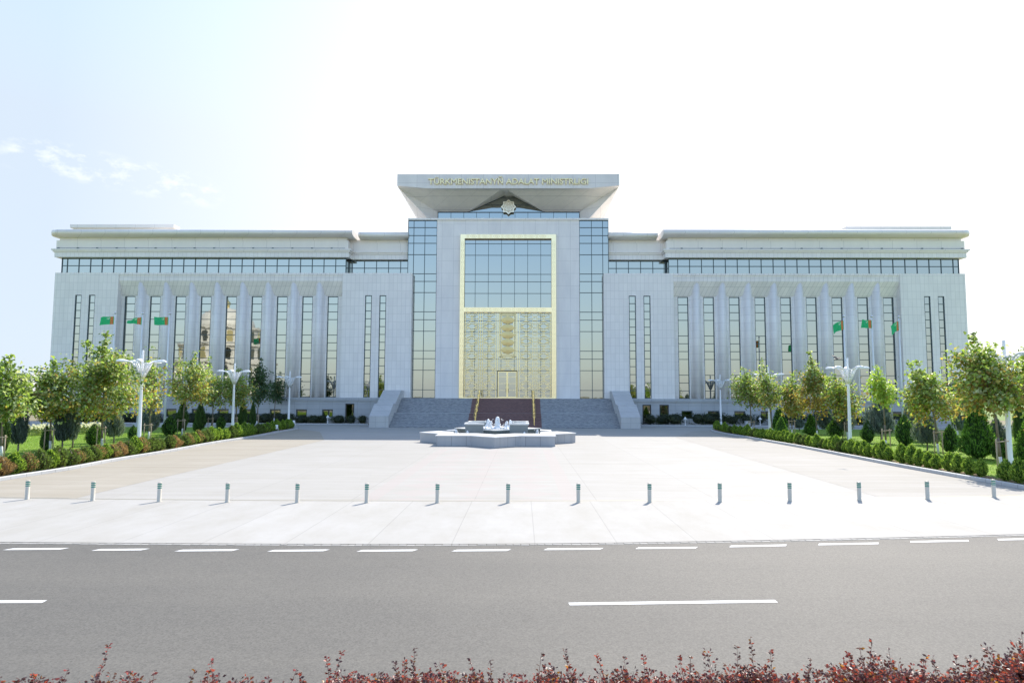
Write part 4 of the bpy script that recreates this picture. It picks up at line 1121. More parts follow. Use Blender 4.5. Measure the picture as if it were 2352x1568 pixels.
m = MB(); m.box(-0.3, 0.3, -0.2, 0.2, 0, 0.55); m.build('cabinet', M['granite'], t); m = MB(); m.box(-0.34, 0.34, -0.24, 0.24, 0.55, 0.6); m.build('lid', M['kerb'], t)
m = MB(); m.box(-0.26, 0.26, -0.215, -0.2, 0.06, 0.5); m.build('door', M['cheek'], t)

# a small dark bird gliding past the right wing
bY = 40.0; bp_ = onY(1923, 824, bY)
m = MB(); m.tube([(-0.20,0,0.02),(-0.12,0,0.0),(-0.02,0,0.0),(0.08,0,0.02),(0.15,0,0.05),(0.19,0,0.05),(0.225,0,0.045)], [0.006,0.028,0.042,0.038,0.024,0.020,0.003], 9)
for sy in (-1, 1):
    w0 = [(-0.07,0.02*sy,0.02),(0.06,0.02*sy,0.03),(0.05,0.16*sy,0.10),(-0.05,0.18*sy,0.09),(-0.06,0.36*sy,0.13),(-0.12,0.22*sy,0.085)]
    vs = w0+[(x, y, z+0.008) for x, y, z in w0]; q = [(0,1,2,3),(3,2,4,5),(0,3,5)]
    m.add(vs, q+[tuple(i+6 for i in f[::-1]) for f in q]+[(1,0,6,7),(2,1,7,8),(4,2,8,10),(5,4,10,11),(0,5,11,6)], 0, True)
m.add([(-0.18,-0.02,0.02),(-0.18,0.02,0.02),(-0.30,0.05,0.015),(-0.30,-0.05,0.015),(-0.18,-0.02,0.028),(-0.18,0.02,0.028),(-0.30,0.05,0.02),(-0.30,-0.05,0.02)], [(0,1,2,3),(7,6,5,4),(2,1,5,6),(3,2,6,7),(0,3,7,4)])
o = m.build('bird', plain('dark_bird_feathers', (0.04, 0.04, 0.045), 0.7), None, (bp_.x, bp_.y, bp_.z)); o.rotation_euler = (0.35, -0.15, 0.5)
tag(o, 'small dark bird flying just above the right street lamp before the wing', 'bird')
# ------------------------------------------------------------------ vegetation
rng = np.random.default_rng(7)
def leaf_quads(c, d, up, L, Wd, fold=0.25):
    """c centres, d direction of the leaf axis, up approximate normal -> verts (n*4,3)"""
    d = d/np.linalg.norm(d, axis=1, keepdims=True)
    s = np.cross(d, up); s /= (np.linalg.norm(s, axis=1, keepdims=True)+1e-9)
    nrm = np.cross(s, d)
    L = np.asarray(L).reshape(-1, 1); Wd = np.asarray(Wd).reshape(-1, 1)
    b = c-d*L*0.5; t = c+d*L*0.5-nrm*L*0.12; m_ = c+d*L*0.05
    l = m_-s*Wd*0.5+nrm*Wd*fold; r = m_+s*Wd*0.5+nrm*Wd*fold
    return np.stack([b, l, t, r], 1).reshape(-1, 3)
def quads_mesh(name, V, cols, mat, extra=None):
    n = len(V)//4
    me = bpy.data.meshes.new(name)
    nv = len(V); ev = ef = None
    q = np.arange(n*4).reshape(n, 4)
    tri = np.concatenate([q[:, [0, 1, 2]], q[:, [0, 2, 3]]], 1).reshape(-1, 3)
    V2 = V; C2 = np.repeat(cols, 4, 0)
    if extra is not None:
        ev, ef, ec = extra
        tri = np.concatenate([tri, np.asarray(ef)+nv]); V2 = np.concatenate([V, ev]); C2 = np.concatenate([C2, ec])
    me.vertices.add(len(V2)); me.vertices.foreach_set('co', V2.astype(np.float32).ravel())
    me.loops.add(len(tri)*3); me.loops.foreach_set('vertex_index', tri.astype(np.int32).ravel())
    me.polygons.add(len(tri)); me.polygons.foreach_set('loop_start', np.arange(0, len(tri)*3, 3, dtype=np.int32))
    me.update(calc_edges=True)
    ca = me.color_attributes.new('Col', 'FLOAT_COLOR', 'POINT')
    ca.data.foreach_set('color', np.concatenate([C2, np.ones((len(C2), 1))], 1).astype(np.float32).ravel())
    me.materials.append(mat); me.validate()
    return me
M['leaf'] = leafmat('broad_leaves', 0.45, 0.45, 0.5, 1.25)
M['needle'] = leafmat('conifer_sprays', 0.38, 0.5, 0.4, 1.2)
M['barberry'] = leafmat('barberry_leaves', 0.45, 0.4, 0.5, 1.0)
M['bark'] = plain('grey_brown_bark', (0.20, 0.165, 0.13), 0.85, 0, 0.3, 10, 0.5)
M['limewash'] = plain('limewashed_bark', (0.70, 0.70, 0.68), 0.8, 0, 0.08, 8)
M['stake'] = plain('weathered_stake_wood', (0.45, 0.35, 0.25), 0.8, 0, 0.2, 8)
M['stem_red'] = plain('reddish_barberry_stem', (0.20, 0.06, 0.05), 0.6, 0, 0.2, 8)

def randdir(n, r): 
    v = r.normal(size=(n, 3)); return v/np.linalg.norm(v, axis=1, keepdims=True)
PAL = dict(green=[(0.22,0.31,0.075),(0.28,0.37,0.115),(0.14,0.21,0.055),(0.48,0.53,0.33)], yellow=[(0.44,0.37,0.10),(0.36,0.30,0.09),(0.32,0.22,0.07)],  # last green tone paints pale highlights into the leaf colour
           lime=[(0.32,0.46,0.09),(0.40,0.52,0.12)], dark=[(0.05,0.10,0.04),(0.075,0.135,0.05)])  # dark puts the building's shade into the leaf colour of shadowed trees
def plane_tree(ub, vb, ut, vt, vc, x0, x1, n, yel, lab, kind='green', sparse=0.14, stakes=True, lime=0.15, name='plane_tree', cat='tree', seed=0, shoots=3):
    g = gnd(ub, vb, 0.1); Y = g.y; k = Y/F
    r = np.random.default_rng(seed); rr = random.Random(seed)
    Ht = (vb-vt)*k*0.985; hb = (vb-vc)*k; rx = (x1-x0)/2*k*0.93; cxo = ((x0+x1)/2-ub)*k; tx = (ut-ub)*k
    t = empty(name, (g.x, g.y, 0.1), lab, cat, 'young broadleaf trees on the lawns')
    axis = lambda z: np.array([cxo*0.5*min(1, z/hb*0.6) if z < hb else cxo*0.3+(tx-cxo*0.3)*((z-hb)/(Ht-hb))**1.3, 0, z])
    def prof(f):                          # f 0..1 through the crown
        return rx*np.where(f < 0.35, np.sqrt(np.clip(0.25+0.75*(f/0.35), 0, 1)), np.clip(1-((f-0.35)/0.65)**1.35, 0.0, 1)*0.94+0.06)
    # limbs
    m = MB(); rt = 0.035+0.0055*Ht
    zs = [0, hb*0.25, hb*0.6, hb]+[hb+(Ht-hb)*q for q in (0.25, 0.5, 0.75, 0.95)]
    m.tube([tuple(axis(max(z, 0.01))) for z in zs[2:]], [rt*0.85, rt*0.75, rt*0.5, rt*0.32, rt*0.18, rt*0.08], 8)
    wl_ = min(0.65, hb*0.4)
    p0, p1, p2 = axis(0.01), axis(wl_), axis(hb*0.6)
    m.tube([tuple(p0), tuple(p1)], [rt*1.15, rt*0.95], 8, mi=1); m.tube([tuple(p1), tuple(p2)], [rt*0.95, rt*0.85], 8)
    cl = []
    nl = 13
    for i in range(nl):
        f0 = 0.02+0.62*i/nl; z0 = hb+(Ht-hb)*f0*0.75; a = i*2.4+rr.uniform(-.3, .3)
        fe = min(0.97, f0*0.9+0.10+rr.uniform(0.02, .20)); ze = hb+(Ht-hb)*fe; re_ = float(prof(np.array(fe)))*rr.uniform(0.72, 1.08)
        c0 = axis(z0); c1 = axis(ze)
        e = np.array([c1[0]+re_*math.cos(a), re_*math.sin(a)*0.95, ze])
        mid = (c0+e)/2+np.array([0, 0, -0.12*re_]); mid[0] += 0.1*rr.uniform(-1, 1)
        m.tube([tuple(c0), tuple(mid), tuple(e)], [rt*0.32, rt*0.22, rt*0.07], 5)
        for q in (0.3, 0.48, 0.62, 0.76, 0.88, 1.0):
            b = (1-q)**2*c0+2*q*(1-q)*mid+q*q*e
            cl.append(b+r.normal(size=3)*0.16*rx*0.9)
            if q > .4: cl.append(b+r.normal(size=3)*np.array([.3, .3, .2])*rx)
    for i in range(shoots):               # upright leading shoots
        a = rr.uniform(0, 6.28); off = rx*rr.uniform(0.0, 0.33) if i else 0
        zt = Ht*(1-0.11*i*rr.uniform(0.6, 1.2)); zb = hb+(Ht-hb)*0.55
        for q in np.linspace(0, 1, 6):
            z = zb+(zt-zb)*q; c = axis(z); cl.append(np.array([c[0]+off*math.cos(a), off*math.sin(a), z-0.1]))
    tr = m.build('trunk', [M['bark'], M['limewash']], t)
    cl = np.array(cl)
    f = (cl[:, 2]-hb)/(Ht-hb); cl = cl[(f > -0.06)]
    keep = r.random(len(cl)) > sparse; cl = cl[keep]
    per = max(8, int(0.72*n/len(cl)))
    f = np.clip((cl[:, 2]-hb)/(Ht-hb), 0, 1)
    sig = np.where(f > 0.8, 0.13, 0.20+0.04*rx)
    cen = np.repeat(cl, per, 0); sg = np.repeat(sig, per)[:, None]
    pos = cen+r.normal(size=cen.shape)*sg*np.array([1, 1, 0.85])
    out = pos-np.array([cxo*0.3, 0, 0])*0-np.stack([np.full(len(pos), cxo*0.4), np.zeros(len(pos)), np.full(len(pos), (hb+Ht)*0.45)], 1)
    out /= np.linalg.norm(out, axis=1, keepdims=True)+1e-6
    d = out*0.7+randdir(len(pos), r)*0.8+np.array([-0.25, 0, -0.35])
    up = randdir(len(pos), r)*0.7+np.array([0, 0, 0.9])
    L = r.uniform(0.14, 0.26, len(pos)); W_ = L*r.uniform(0.65, 0.95, len(pos))
    V = leaf_quads(pos, d, up, L, W_)
    fz = np.clip((pos[:, 2]-hb)/(Ht-hb), 0, 1)
    cn = np.repeat(r.random(len(cl)), per)
    py = np.clip(yel*(1.5-1.7*fz)+0.35*(cn-0.6)*yel*3, 0.02*yel, 0.95)
    base = np.array(PAL[kind if kind in PAL else 'green']); C = base[r.integers(0, len(base), len(pos))]
    isl = r.random(len(pos)) < lime; C[isl] = np.array(PAL['lime'])[r.integers(0, 2, isl.sum())]
    isy = r.random(len(pos)) < py; C[isy] = np.array(PAL['yellow'])[r.integers(0, 3, isy.sum())]
    C = C*r.uniform(0.75, 1.25, (len(pos), 1))
    link('crown', quads_mesh('crown', V, C, M['leaf']), t)
    if stakes:
        s = empty('tree_stake', (g.x, g.y, 0.1), 'wooden support frame at the trunk of the '+stakes if isinstance(stakes, str) else None, 'tree stake', 'wooden tree stakes')
        hs = rr.uniform(1.2, 1.5); dx = rr.uniform(0.28, 0.4); sd = rr.choice([-1, 1])
        for q, l in ((-dx, 0.03), (dx*0.75, 0.05)):
            m = MB(); m.tube([(q*0.9, -0.12, 0), (q*(0.9-l), -0.10, hs)], 0.036, 7); m.build('post', M['stake'], s)
        m = MB(); m.tube([(-dx*1.15, -0.14, hs-0.16), (dx*1.0, -0.14, hs-0.10)], 0.03, 7); m.build('crossbar', M['stake'], s)
    return t
T = plane_tree
T(3,1052,8,811,968,-62,46,4200,.10,'leafy green plane tree cut by the left edge of the picture',seed=1,stakes='tree at the left edge')
T(115,1037,112,812,970,45,168,5200,.42,'second plane tree from the left edge, yellowing low down, on the left lawn',seed=2,stakes='second tree from the left edge')
T(234,1030,230,761,962,140,311,9500,.30,'tallest and broadest plane tree on the left lawn, left of the nearest lamp',seed=3,stakes='tallest left tree',shoots=6)
T(341,1010,343,793,948,321,375,1500,.45,'sparse narrow plane tree just right of the nearest left lamp',seed=4,sparse=.3,stakes='sparse tree right of the lamp',shoots=2)
T(417.5,1001,443,806,934,381,473,4300,.45,'plane tree with orange-yellow lower leaves right of the left flagpoles',seed=5,stakes='orange-tinged left tree')
T(484.5,993,474,818,946,455,532,2400,.18,'thin pale plane tree left of the middle left lamp',seed=6,sparse=.25,stakes='thin tree left of the middle lamp')
T(539.5,993,543,836,934,513,580,3000,.30,'plane tree directly behind the middle left lamp post',seed=7,stakes='tree behind the middle left lamp')
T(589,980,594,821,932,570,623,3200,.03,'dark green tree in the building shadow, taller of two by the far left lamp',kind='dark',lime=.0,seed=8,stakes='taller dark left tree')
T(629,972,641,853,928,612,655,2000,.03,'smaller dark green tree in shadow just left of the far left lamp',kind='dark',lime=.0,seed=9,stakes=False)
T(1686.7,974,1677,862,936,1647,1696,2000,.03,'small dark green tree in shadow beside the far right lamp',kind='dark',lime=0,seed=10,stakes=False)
T(1726.5,995,1711,845,938,1674,1770,4300,.30,'round yellow-green tree left of the second right lamp',seed=11,lime=.3,stakes='round tree left of the second right lamp')
T(1775,1000,1754,826,945,1734,1789,2200,.30,'slim tree rising behind the second right lamp',seed=12,lime=.3,stakes=False)
T(1819.5,1002,1824,859,962,1792,1848,3200,.55,'green and orange tree between second right lamp and the tall brown tree',seed=13,lime=.25,stakes='green and orange tree')
T(1877.8,1006,1867,808,957,1834,1907,5200,.85,'tall autumn-brown plane tree, brownest tree on the right lawn',seed=14,stakes=False,lime=.08,shoots=4)
T(1947.5,1010,1920,858,955,1892,1984,3600,.45,'spreading yellow-green tree behind the lamp before the right flagpoles',seed=15,lime=.25,stakes='spreading tree behind the right lamp')
T(2036,1033,2020,832,940,2002,2056,1700,.08,'sparse bright green sapling right of the lamp before the flagpoles',seed=16,kind='lime',sparse=.25,stakes='bright green sapling')
T(2155.5,1043,2118,832,968,2086,2195,4800,.42,'plane tree with yellow underside below the right slit windows',seed=17,lime=.25,stakes='tree below the right slit windows')
T(2301,1080,2248,770,958,2206,2346,5600,.42,'large plane tree behind the nearest lamp at the right edge',seed=18,lime=.2,sparse=.2,shoots=6,stakes='large tree at the right edge')
T(2400,1075,2385,785,955,2318,2470,4500,.25,'green plane tree cut by the right edge of the picture',seed=19,lime=.2,stakes=False)
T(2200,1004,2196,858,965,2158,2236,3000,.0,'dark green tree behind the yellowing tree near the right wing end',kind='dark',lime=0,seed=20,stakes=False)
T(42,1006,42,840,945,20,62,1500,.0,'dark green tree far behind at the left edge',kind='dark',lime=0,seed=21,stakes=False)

# ---- conifers and shrubs built of upright sprays
def plume_mesh(seed, h, r, n, L, Wd, ca, cb, prof, up=0.9, spread=0.5, core=0.72, tipc=None, hb=0.0, core_col=None, bumps=0.12):
    q = np.random.default_rng(seed)
    tz = q.random(n*3); w_ = prof(tz); keep = q.random(n*3) < (w_+0.05)/(w_.max()+0.05); tz = tz[keep][:n]; n = len(tz)
    th = q.random(n)*2*np.pi
    bm = 1+bumps*np.sin(th*3+seed+tz*5)+bumps*0.8*np.sin(th*7+tz*13+seed*2)
    rad = prof(tz)*r*bm*np.sqrt(q.uniform(0.45, 1.0, n))
    pos = np.stack([rad*np.cos(th), rad*np.sin(th), hb+tz*(h-hb)*0.96], 1)
    rd_ = np.stack([np.cos(th), np.sin(th), np.zeros(n)], 1)
    d = np.array([0, 0, up])+rd_*spread+q.normal(size=(n, 3))*0.28
    nr = rd_+q.normal(size=(n, 3))*0.6
    Ls = L*q.uniform(0.6, 1.35, n); Ws = Wd*q.uniform(0.7, 1.3, n)
    V = leaf_quads(pos+d*Ls[:, None]*0.25, d, nr, Ls, Ws, 0.15)
    mixf = np.clip(q.random(n)*0.7+0.3*q.random(n), 0, 1)[:, None]
    C = np.array(ca)*(1-mixf)+np.array(cb)*mixf
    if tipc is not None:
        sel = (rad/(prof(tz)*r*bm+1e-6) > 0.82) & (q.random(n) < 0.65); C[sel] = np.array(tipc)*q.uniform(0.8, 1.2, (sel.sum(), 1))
    C = C*q.uniform(0.75, 1.25, (n, 1))
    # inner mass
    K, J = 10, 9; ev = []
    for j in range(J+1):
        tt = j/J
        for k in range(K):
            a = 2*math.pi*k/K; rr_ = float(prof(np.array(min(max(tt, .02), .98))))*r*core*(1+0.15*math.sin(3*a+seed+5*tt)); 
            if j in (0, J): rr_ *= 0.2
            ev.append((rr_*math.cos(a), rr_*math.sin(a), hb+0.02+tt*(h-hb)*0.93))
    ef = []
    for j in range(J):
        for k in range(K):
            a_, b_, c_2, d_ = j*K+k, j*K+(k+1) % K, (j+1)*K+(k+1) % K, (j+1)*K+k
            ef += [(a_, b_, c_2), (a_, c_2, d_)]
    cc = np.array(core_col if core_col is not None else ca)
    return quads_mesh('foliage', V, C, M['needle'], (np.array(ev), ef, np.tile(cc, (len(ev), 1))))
egg = lambda t: np.sin(np.pi*np.clip(t, 0, 1)**0.72)**0.75*np.where(t > 0.5, 1-(t-0.5)*0.35, 1)
cone = lambda t: np.clip(1-t, 0, 1)**0.75*np.clip(t*9, 0.35, 1)
plume = lambda t: np.clip(np.sin(np.pi*np.clip(0.10+t*0.90, 0, 1)**0.72), 0, 1)**0.8
ball = lambda t: np.sqrt(np.clip(1-(2*t-0.9)**2/1.25, 0.02, 1))
col_ = lambda t: np.clip(1-t, 0, 1)**0.35*np.clip(t*6, 0.4, 1)

def place(me, name, u, v, lab, cat, group, wpx=None, hpx=None, z=0.1, mw=1.0, mh=1.0, rz=0.0, trunk=None):
    g = gnd(u, v, z); k = g.y/F
    sx = wpx*k/mw if wpx else 1; sz = hpx*k/mh if hpx else 1
    if trunk is None:
        o = link(name, me, None, (g.x, g.y, z)); o.scale = (sx, sx, sz); o.rotation_euler = (0, 0, rz)
        return tag(o, lab, cat, group)
    t = empty(name, (g.x, g.y, z), lab, cat, group)
    o = link('crown', me, t, (0, 0, 0)); o.scale = (sx, sx, sz); o.rotation_euler = (0, 0, rz)
    m = MB(); hb = trunk*(hpx*k); m.tube([(0,0,0),(0.02,0,hb*0.6),(0,0,hb*1.6)], [0.055, 0.05, 0.03], 7); m.build('trunk', M['bark'], t)
    return t
BLUE_A, BLUE_B = (0.12, 0.16, 0.16), (0.26, 0.32, 0.31)
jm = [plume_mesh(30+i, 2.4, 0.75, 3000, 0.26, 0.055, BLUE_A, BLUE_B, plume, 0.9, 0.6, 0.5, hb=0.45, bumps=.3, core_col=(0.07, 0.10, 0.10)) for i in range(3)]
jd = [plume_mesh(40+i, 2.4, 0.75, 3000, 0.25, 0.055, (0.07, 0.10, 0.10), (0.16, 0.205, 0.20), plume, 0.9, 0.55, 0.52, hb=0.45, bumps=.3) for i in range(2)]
jg = [plume_mesh(50+i, 2.4, 0.7, 2600, 0.18, 0.055, (0.045, 0.10, 0.028), (0.11, 0.19, 0.05), plume, 0.9, 0.45, 0.65, hb=0.3, bumps=.15) for i in range(2)]
JL = [(40,1043,45,110,jd[0],'dark blue-grey juniper at the far left, under the edge tree'),(141.8,1034,46,100,jd[1],'dark juniper between the two left plane trees'),(166,1029,26,86,jm[0],'narrow paler juniper behind the dark juniper on the left lawn'),
      (260.5,1020,46,80,jm[1],'grey juniper left of the nearest left lamp'),(341,1003,48,60,jm[2],'grey-green juniper behind the sparse tree'),(458.7,994,34,64,jg[0],'dark green tree-like juniper right of the orange-tinged tree'),
      (417,1000,38,72,jg[1],'green juniper behind the orange-tinged left tree'),(556,990,26,66,jg[0],'columnar dark juniper beside the middle left lamp'),(580,985,20,58,jg[1],'columnar dark juniper near the tall dark tree'),(2,1050,44,98,jg[0],'dark green thuja at the very left edge'),
      (2024,1017,68,92,jm[0],'broad blue-grey juniper behind the bright green sapling'),(2098,1012,50,90,jm[1],'blue-grey juniper left of the right slit-window tree'),(2130,1035,62,76,jm[2],'pale blue juniper in front, below the yellowing right tree'),(2118,1020,52,106,jm[0],'tall blue-grey juniper behind the pale blue one'),
      (2216,1016,60,120,jm[1],'tall grey juniper near the right wing end'),(1936,1006,52,74,jd[1],'grey juniper behind the lamp before the right flagpoles'),(1836,989,24,28,jm[1],'tiny blue cone juniper under the green and orange tree'),(1900,998,40,56,jm[2],'bluish juniper right of the brown tree'),
      (2292,1040,40,70,jd[0],'dark juniper behind the large right-edge tree'),(2345,1030,40,95,jg[1],'green columnar juniper at the right edge')]
for i, (u, v, w_, h_, me, lab) in enumerate(JL):
    place(me, 'juniper', u, v, lab, 'juniper', 'junipers on the lawns', w_, h_*1.18, mw=2.1, mh=2.5, rz=i*1.3, trunk=0.2)
th_d = [plume_mesh(60+i, 1.2, 0.42, 1700, 0.11, 0.035, (0.020, 0.055, 0.014), (0.045, 0.10, 0.022), egg, 1.0, 0.4, 0.75, tipc=(0.12, 0.25, 0.045)) for i in range(3)]
th_c = [plume_mesh(70+i, 3.0, 0.9, 4200, 0.15, 0.05, (0.035, 0.085, 0.015), (0.07, 0.16, 0.03), cone, 0.9, 0.6, 0.75, tipc=(0.17, 0.34, 0.06)) for i in range(2)]
DW = [(104,1036,30,64,0,'dark egg-shaped thuja behind the stake of the second left tree'),(214.5,1024,42,56,1,'dark egg-shaped thuja left of the tallest left tree'),(305,1011,28,38,2,'small egg-shaped thuja left of the nearest left lamp'),(389,1002,40,52,0,'bright-tipped egg-shaped thuja by the left flagpole pedestal'),
      (453,994,26,42,1,'small dark thuja in shadow between left trees'),(506.7,986,26,34,2,'small dark thuja before the middle left lamp'),(1994,1017,34,56,0,'egg-shaped thuja between the lamp and the bright green sapling'),(2079,1025,48,78,1,'largest egg-shaped thuja, right of the bright green sapling'),
      (2183.4,1040,46,70,2,'egg-shaped thuja right of the slit-window tree'),(2284.7,1032,36,70,0,'dark pointed thuja behind the large thuja cone'),(2297.6,1058,42,60,1,'dark egg-shaped thuja behind the stakes at the right edge'),(1919.5,1006,42,50,2,'bright green tilted thuja left of the lamp before the flagpoles')]
for i, (u, v, w_, h_, k, lab) in enumerate(DW):
    place(th_d[k], 'dwarf_thuja', u, v, lab, 'thuja', 'egg-shaped dwarf thujas on the lawns', w_, h_, mw=1.05, mh=1.3, rz=i)
for i, (u, v, w_, h_, lab) in enumerate([(2246,1053,98,150,'big conical green thuja left of the nearest right lamp'),(2364,1064,80,110,'conical green thuja cut by the right edge'),(1790.8,990,50,60,'bright conical thuja right of the second right lamp'),(1863,999,44,52,'light green conical thuja under the brown tree'),(1795,1010,46,56,'leafy light green bush before the second right lamp')]):
    place(th_c[i % 2], 'thuja_cone', u, v, lab, 'thuja', 'conical thujas on the right lawn', w_, h_, mw=2.15, mh=3.1, rz=i)
# kerb hedges
GA, GB, GT = (0.055, 0.12, 0.018), (0.15, 0.27, 0.035), (0.34, 0.48, 0.08)
hg = [plume_mesh(80+i, 0.84, 0.28, 1300, 0.10, 0.04, GA, GB, egg, 0.9, 0.6, 0.72, tipc=GT, bumps=.16) for i in range(4)]
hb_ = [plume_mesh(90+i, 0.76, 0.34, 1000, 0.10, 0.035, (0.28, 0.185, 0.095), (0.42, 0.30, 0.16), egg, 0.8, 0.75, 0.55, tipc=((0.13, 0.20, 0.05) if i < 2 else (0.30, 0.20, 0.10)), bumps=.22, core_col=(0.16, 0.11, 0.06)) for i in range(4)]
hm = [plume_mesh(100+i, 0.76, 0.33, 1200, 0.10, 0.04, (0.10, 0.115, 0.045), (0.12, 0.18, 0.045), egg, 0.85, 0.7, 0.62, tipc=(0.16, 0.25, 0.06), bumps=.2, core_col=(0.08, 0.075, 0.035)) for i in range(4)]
def along(poly, step, off, k2, s0=0.0):
    line = inset(poly, off*k2); out = []; acc = s0
    for a, b in zip(line[:-1], line[1:]):
        L = (b-a).length
        while acc < L: out.append(a+(b-a)*(acc/L)); acc += step
        acc -= L
    return out
rh = random.Random(21)
def hedge(poly, k2, side, step, lampus):
    pts = along(poly, step, 0.72, k2); i = 0
    lx = [gnd(u, v) for u, v in lampus]
    for p in pts:
        near = min([(abs(p.y-(q.y-0.3))) for q in lx]+[9]) if lx else 9
        gap = any(abs(p.y-q.y) < 0.42 for q in lx)
        if p.y < 24 or gap: continue
        f = (p.y-26)/46
        i += 1
        if side == 'left':
            x = rh.random()
            me = rh.choice(hb_) if x < 0.66-1.0*f else (rh.choice(hm) if x < 1.02-0.9*f else rh.choice(hg))
            look = 'browning' if me in hb_ else ('patchy green-brown' if me in hm else 'green')
        else:
            me = rh.choice(hg) if rh.random() > 0.12 else rh.choice(hm); look = 'bright green' if me in hg else 'slightly browned'
        o = link('hedge_shrub', me, None, (p.x+rh.uniform(-.07, .07), p.y+rh.uniform(-.05, .05), 0.1))
        s = rh.uniform(0.88, 1.15)*(1.18 if side == 'left' else 1.0); o.scale = (s, s, s*rh.uniform(0.85, 1.12)*(1.0 if side == 'left' else 1.02)); o.rotation_euler = (rh.uniform(-.06, .06), rh.uniform(-.06, .06), rh.uniform(0, 6.28))
        tag(o, '%s clipped thuja shrub, %s from the road in the %s kerb hedge' % (look, nth(i), side), 'hedge shrub', 'clipped shrubs of the %s kerb hedge' % side)
hedge(KL, 1, 'left', 0.72, [(317.6,1036),(533.5,1000),(372,1030),(634,990)])
hedge(KR, -1, 'right', 0.74, [(2015,1064),(2335,1105),(1673,991)])
# shrubs at the foot of the building
bs = [plume_mesh(110+i, 1.25, 0.85, 1500, 0.13, 0.06, (0.045, 0.065, 0.04), (0.085, 0.115, 0.065), ball, 0.6, 0.95, 0.7, bumps=.3, tipc=(0.12, 0.145, 0.085)) for i in range(4)]
SL = [(1492,28),(1520,32),(1548,36),(1600,34),(1626,38),(1650,34),(1680,34),(1712,36),(1742,30),(1800,38),(1832,36),(1868,38),(1902,36),(1938,36),(1972,40),(2004,34),(2058,34),(2090,36)]
for i, (u, w_) in enumerate(SL):
    place(bs[i % 4], 'foundation_shrub', u, 973.3+0.0038*(u-1199), 'dark rounded shrub at the foot of the right wing, %s from the stairs' % nth(i+1), 'shrub', 'dark shrubs at the foot of the building', w_*1.6, 26+(i*7 % 6), mw=1.7, mh=1.25, rz=i)
SLL = [(833,16),(808,14),(779,24),(741,18),(722,26),(694,22),(664,24),(640,26),(612,26),(584,28),(556,26),(528,28),(500,28),(470,28),(440,30),(410,28),(352,34),(316,34),(284,34),(250,34),(216,34),(184,34),(150,34),(118,32)]
for i, (u, w_) in enumerate(SLL):
    place(bs[(i+1) % 4], 'foundation_shrub', u, 973.3+0.0038*(u-1199), 'dark rounded shrub at the foot of the left wing, %s from the stairs' % nth(i+1), 'shrub', 'dark shrubs at the foot of the building', w_*1.45, (19 if i < 6 else 23)+(i*5 % 5), mw=1.7, mh=1.25, rz=i*2)
place(jg[0], 'juniper', 736, 970, 'spiky young juniper between shrubs left of the stairs', 'juniper', 'junipers on the lawns', 16, 30, mw=1.5, mh=2.4, trunk=0.15)
# white roses
def rose_mesh(seed):
    q = np.random.default_rng(seed); n = 900
    p = randdir(n, q)*np.array([0.9, 0.5, 0.5])*np.sqrt(q.uniform(.3, 1, (n, 1))); p[:, 2] = np.abs(p[:, 2])*1.3+0.05
    V = leaf_quads(p, randdir(n, q)+np.array([0, 0, .3]), randdir(n, q)+np.array([0, 0, .8]), q.uniform(.07, .12, n), q.uniform(.05, .08, n))
    C = np.array(PAL['green'])[q.integers(0, 4, n)]*0.8
    nf = 40; ff = randdir(nf, q)*np.array([0.88, 0.5, 0.5]); ff[:, 2] = np.abs(ff[:, 2])*0.5+0.5; fl_ = []
    pf_ = np.repeat(ff, 6, 0)+q.normal(size=(nf*6, 3))*0.035
    V2 = leaf_quads(pf_, randdir(nf*6, q), randdir(nf*6, q), np.full(nf*6, .10), np.full(nf*6, .09))
    return quads_mesh('foliage', np.concatenate([V, V2]), np.concatenate([C, np.tile([[.78, .76, .72]], (nf*6, 1))]), M['leaf'])
rm = [rose_mesh(1), rose_mesh(2)]
for i, (u, v, w_, lab) in enumerate([(74,1000,38,'white-flowered rose bush left of the second left tree'),(102,998,36,'white-flowered rose bush behind the second left tree'),(188,996,38,'white-flowered rose bush left of the egg-shaped thuja'),(218,994,34,'white-flowered rose bush behind the tallest left tree'),(2262,1000,40,'pale-flowered bush behind the big thuja cone on the right'),(2330,998,44,'pale-flowered bush near the right edge')]):
    place(rm[i % 2], 'rose_bush', u, v, lab, 'rose bush', 'white rose bushes on the lawns', w_*1.2, 24, mw=1.8, mh=0.75, rz=0)
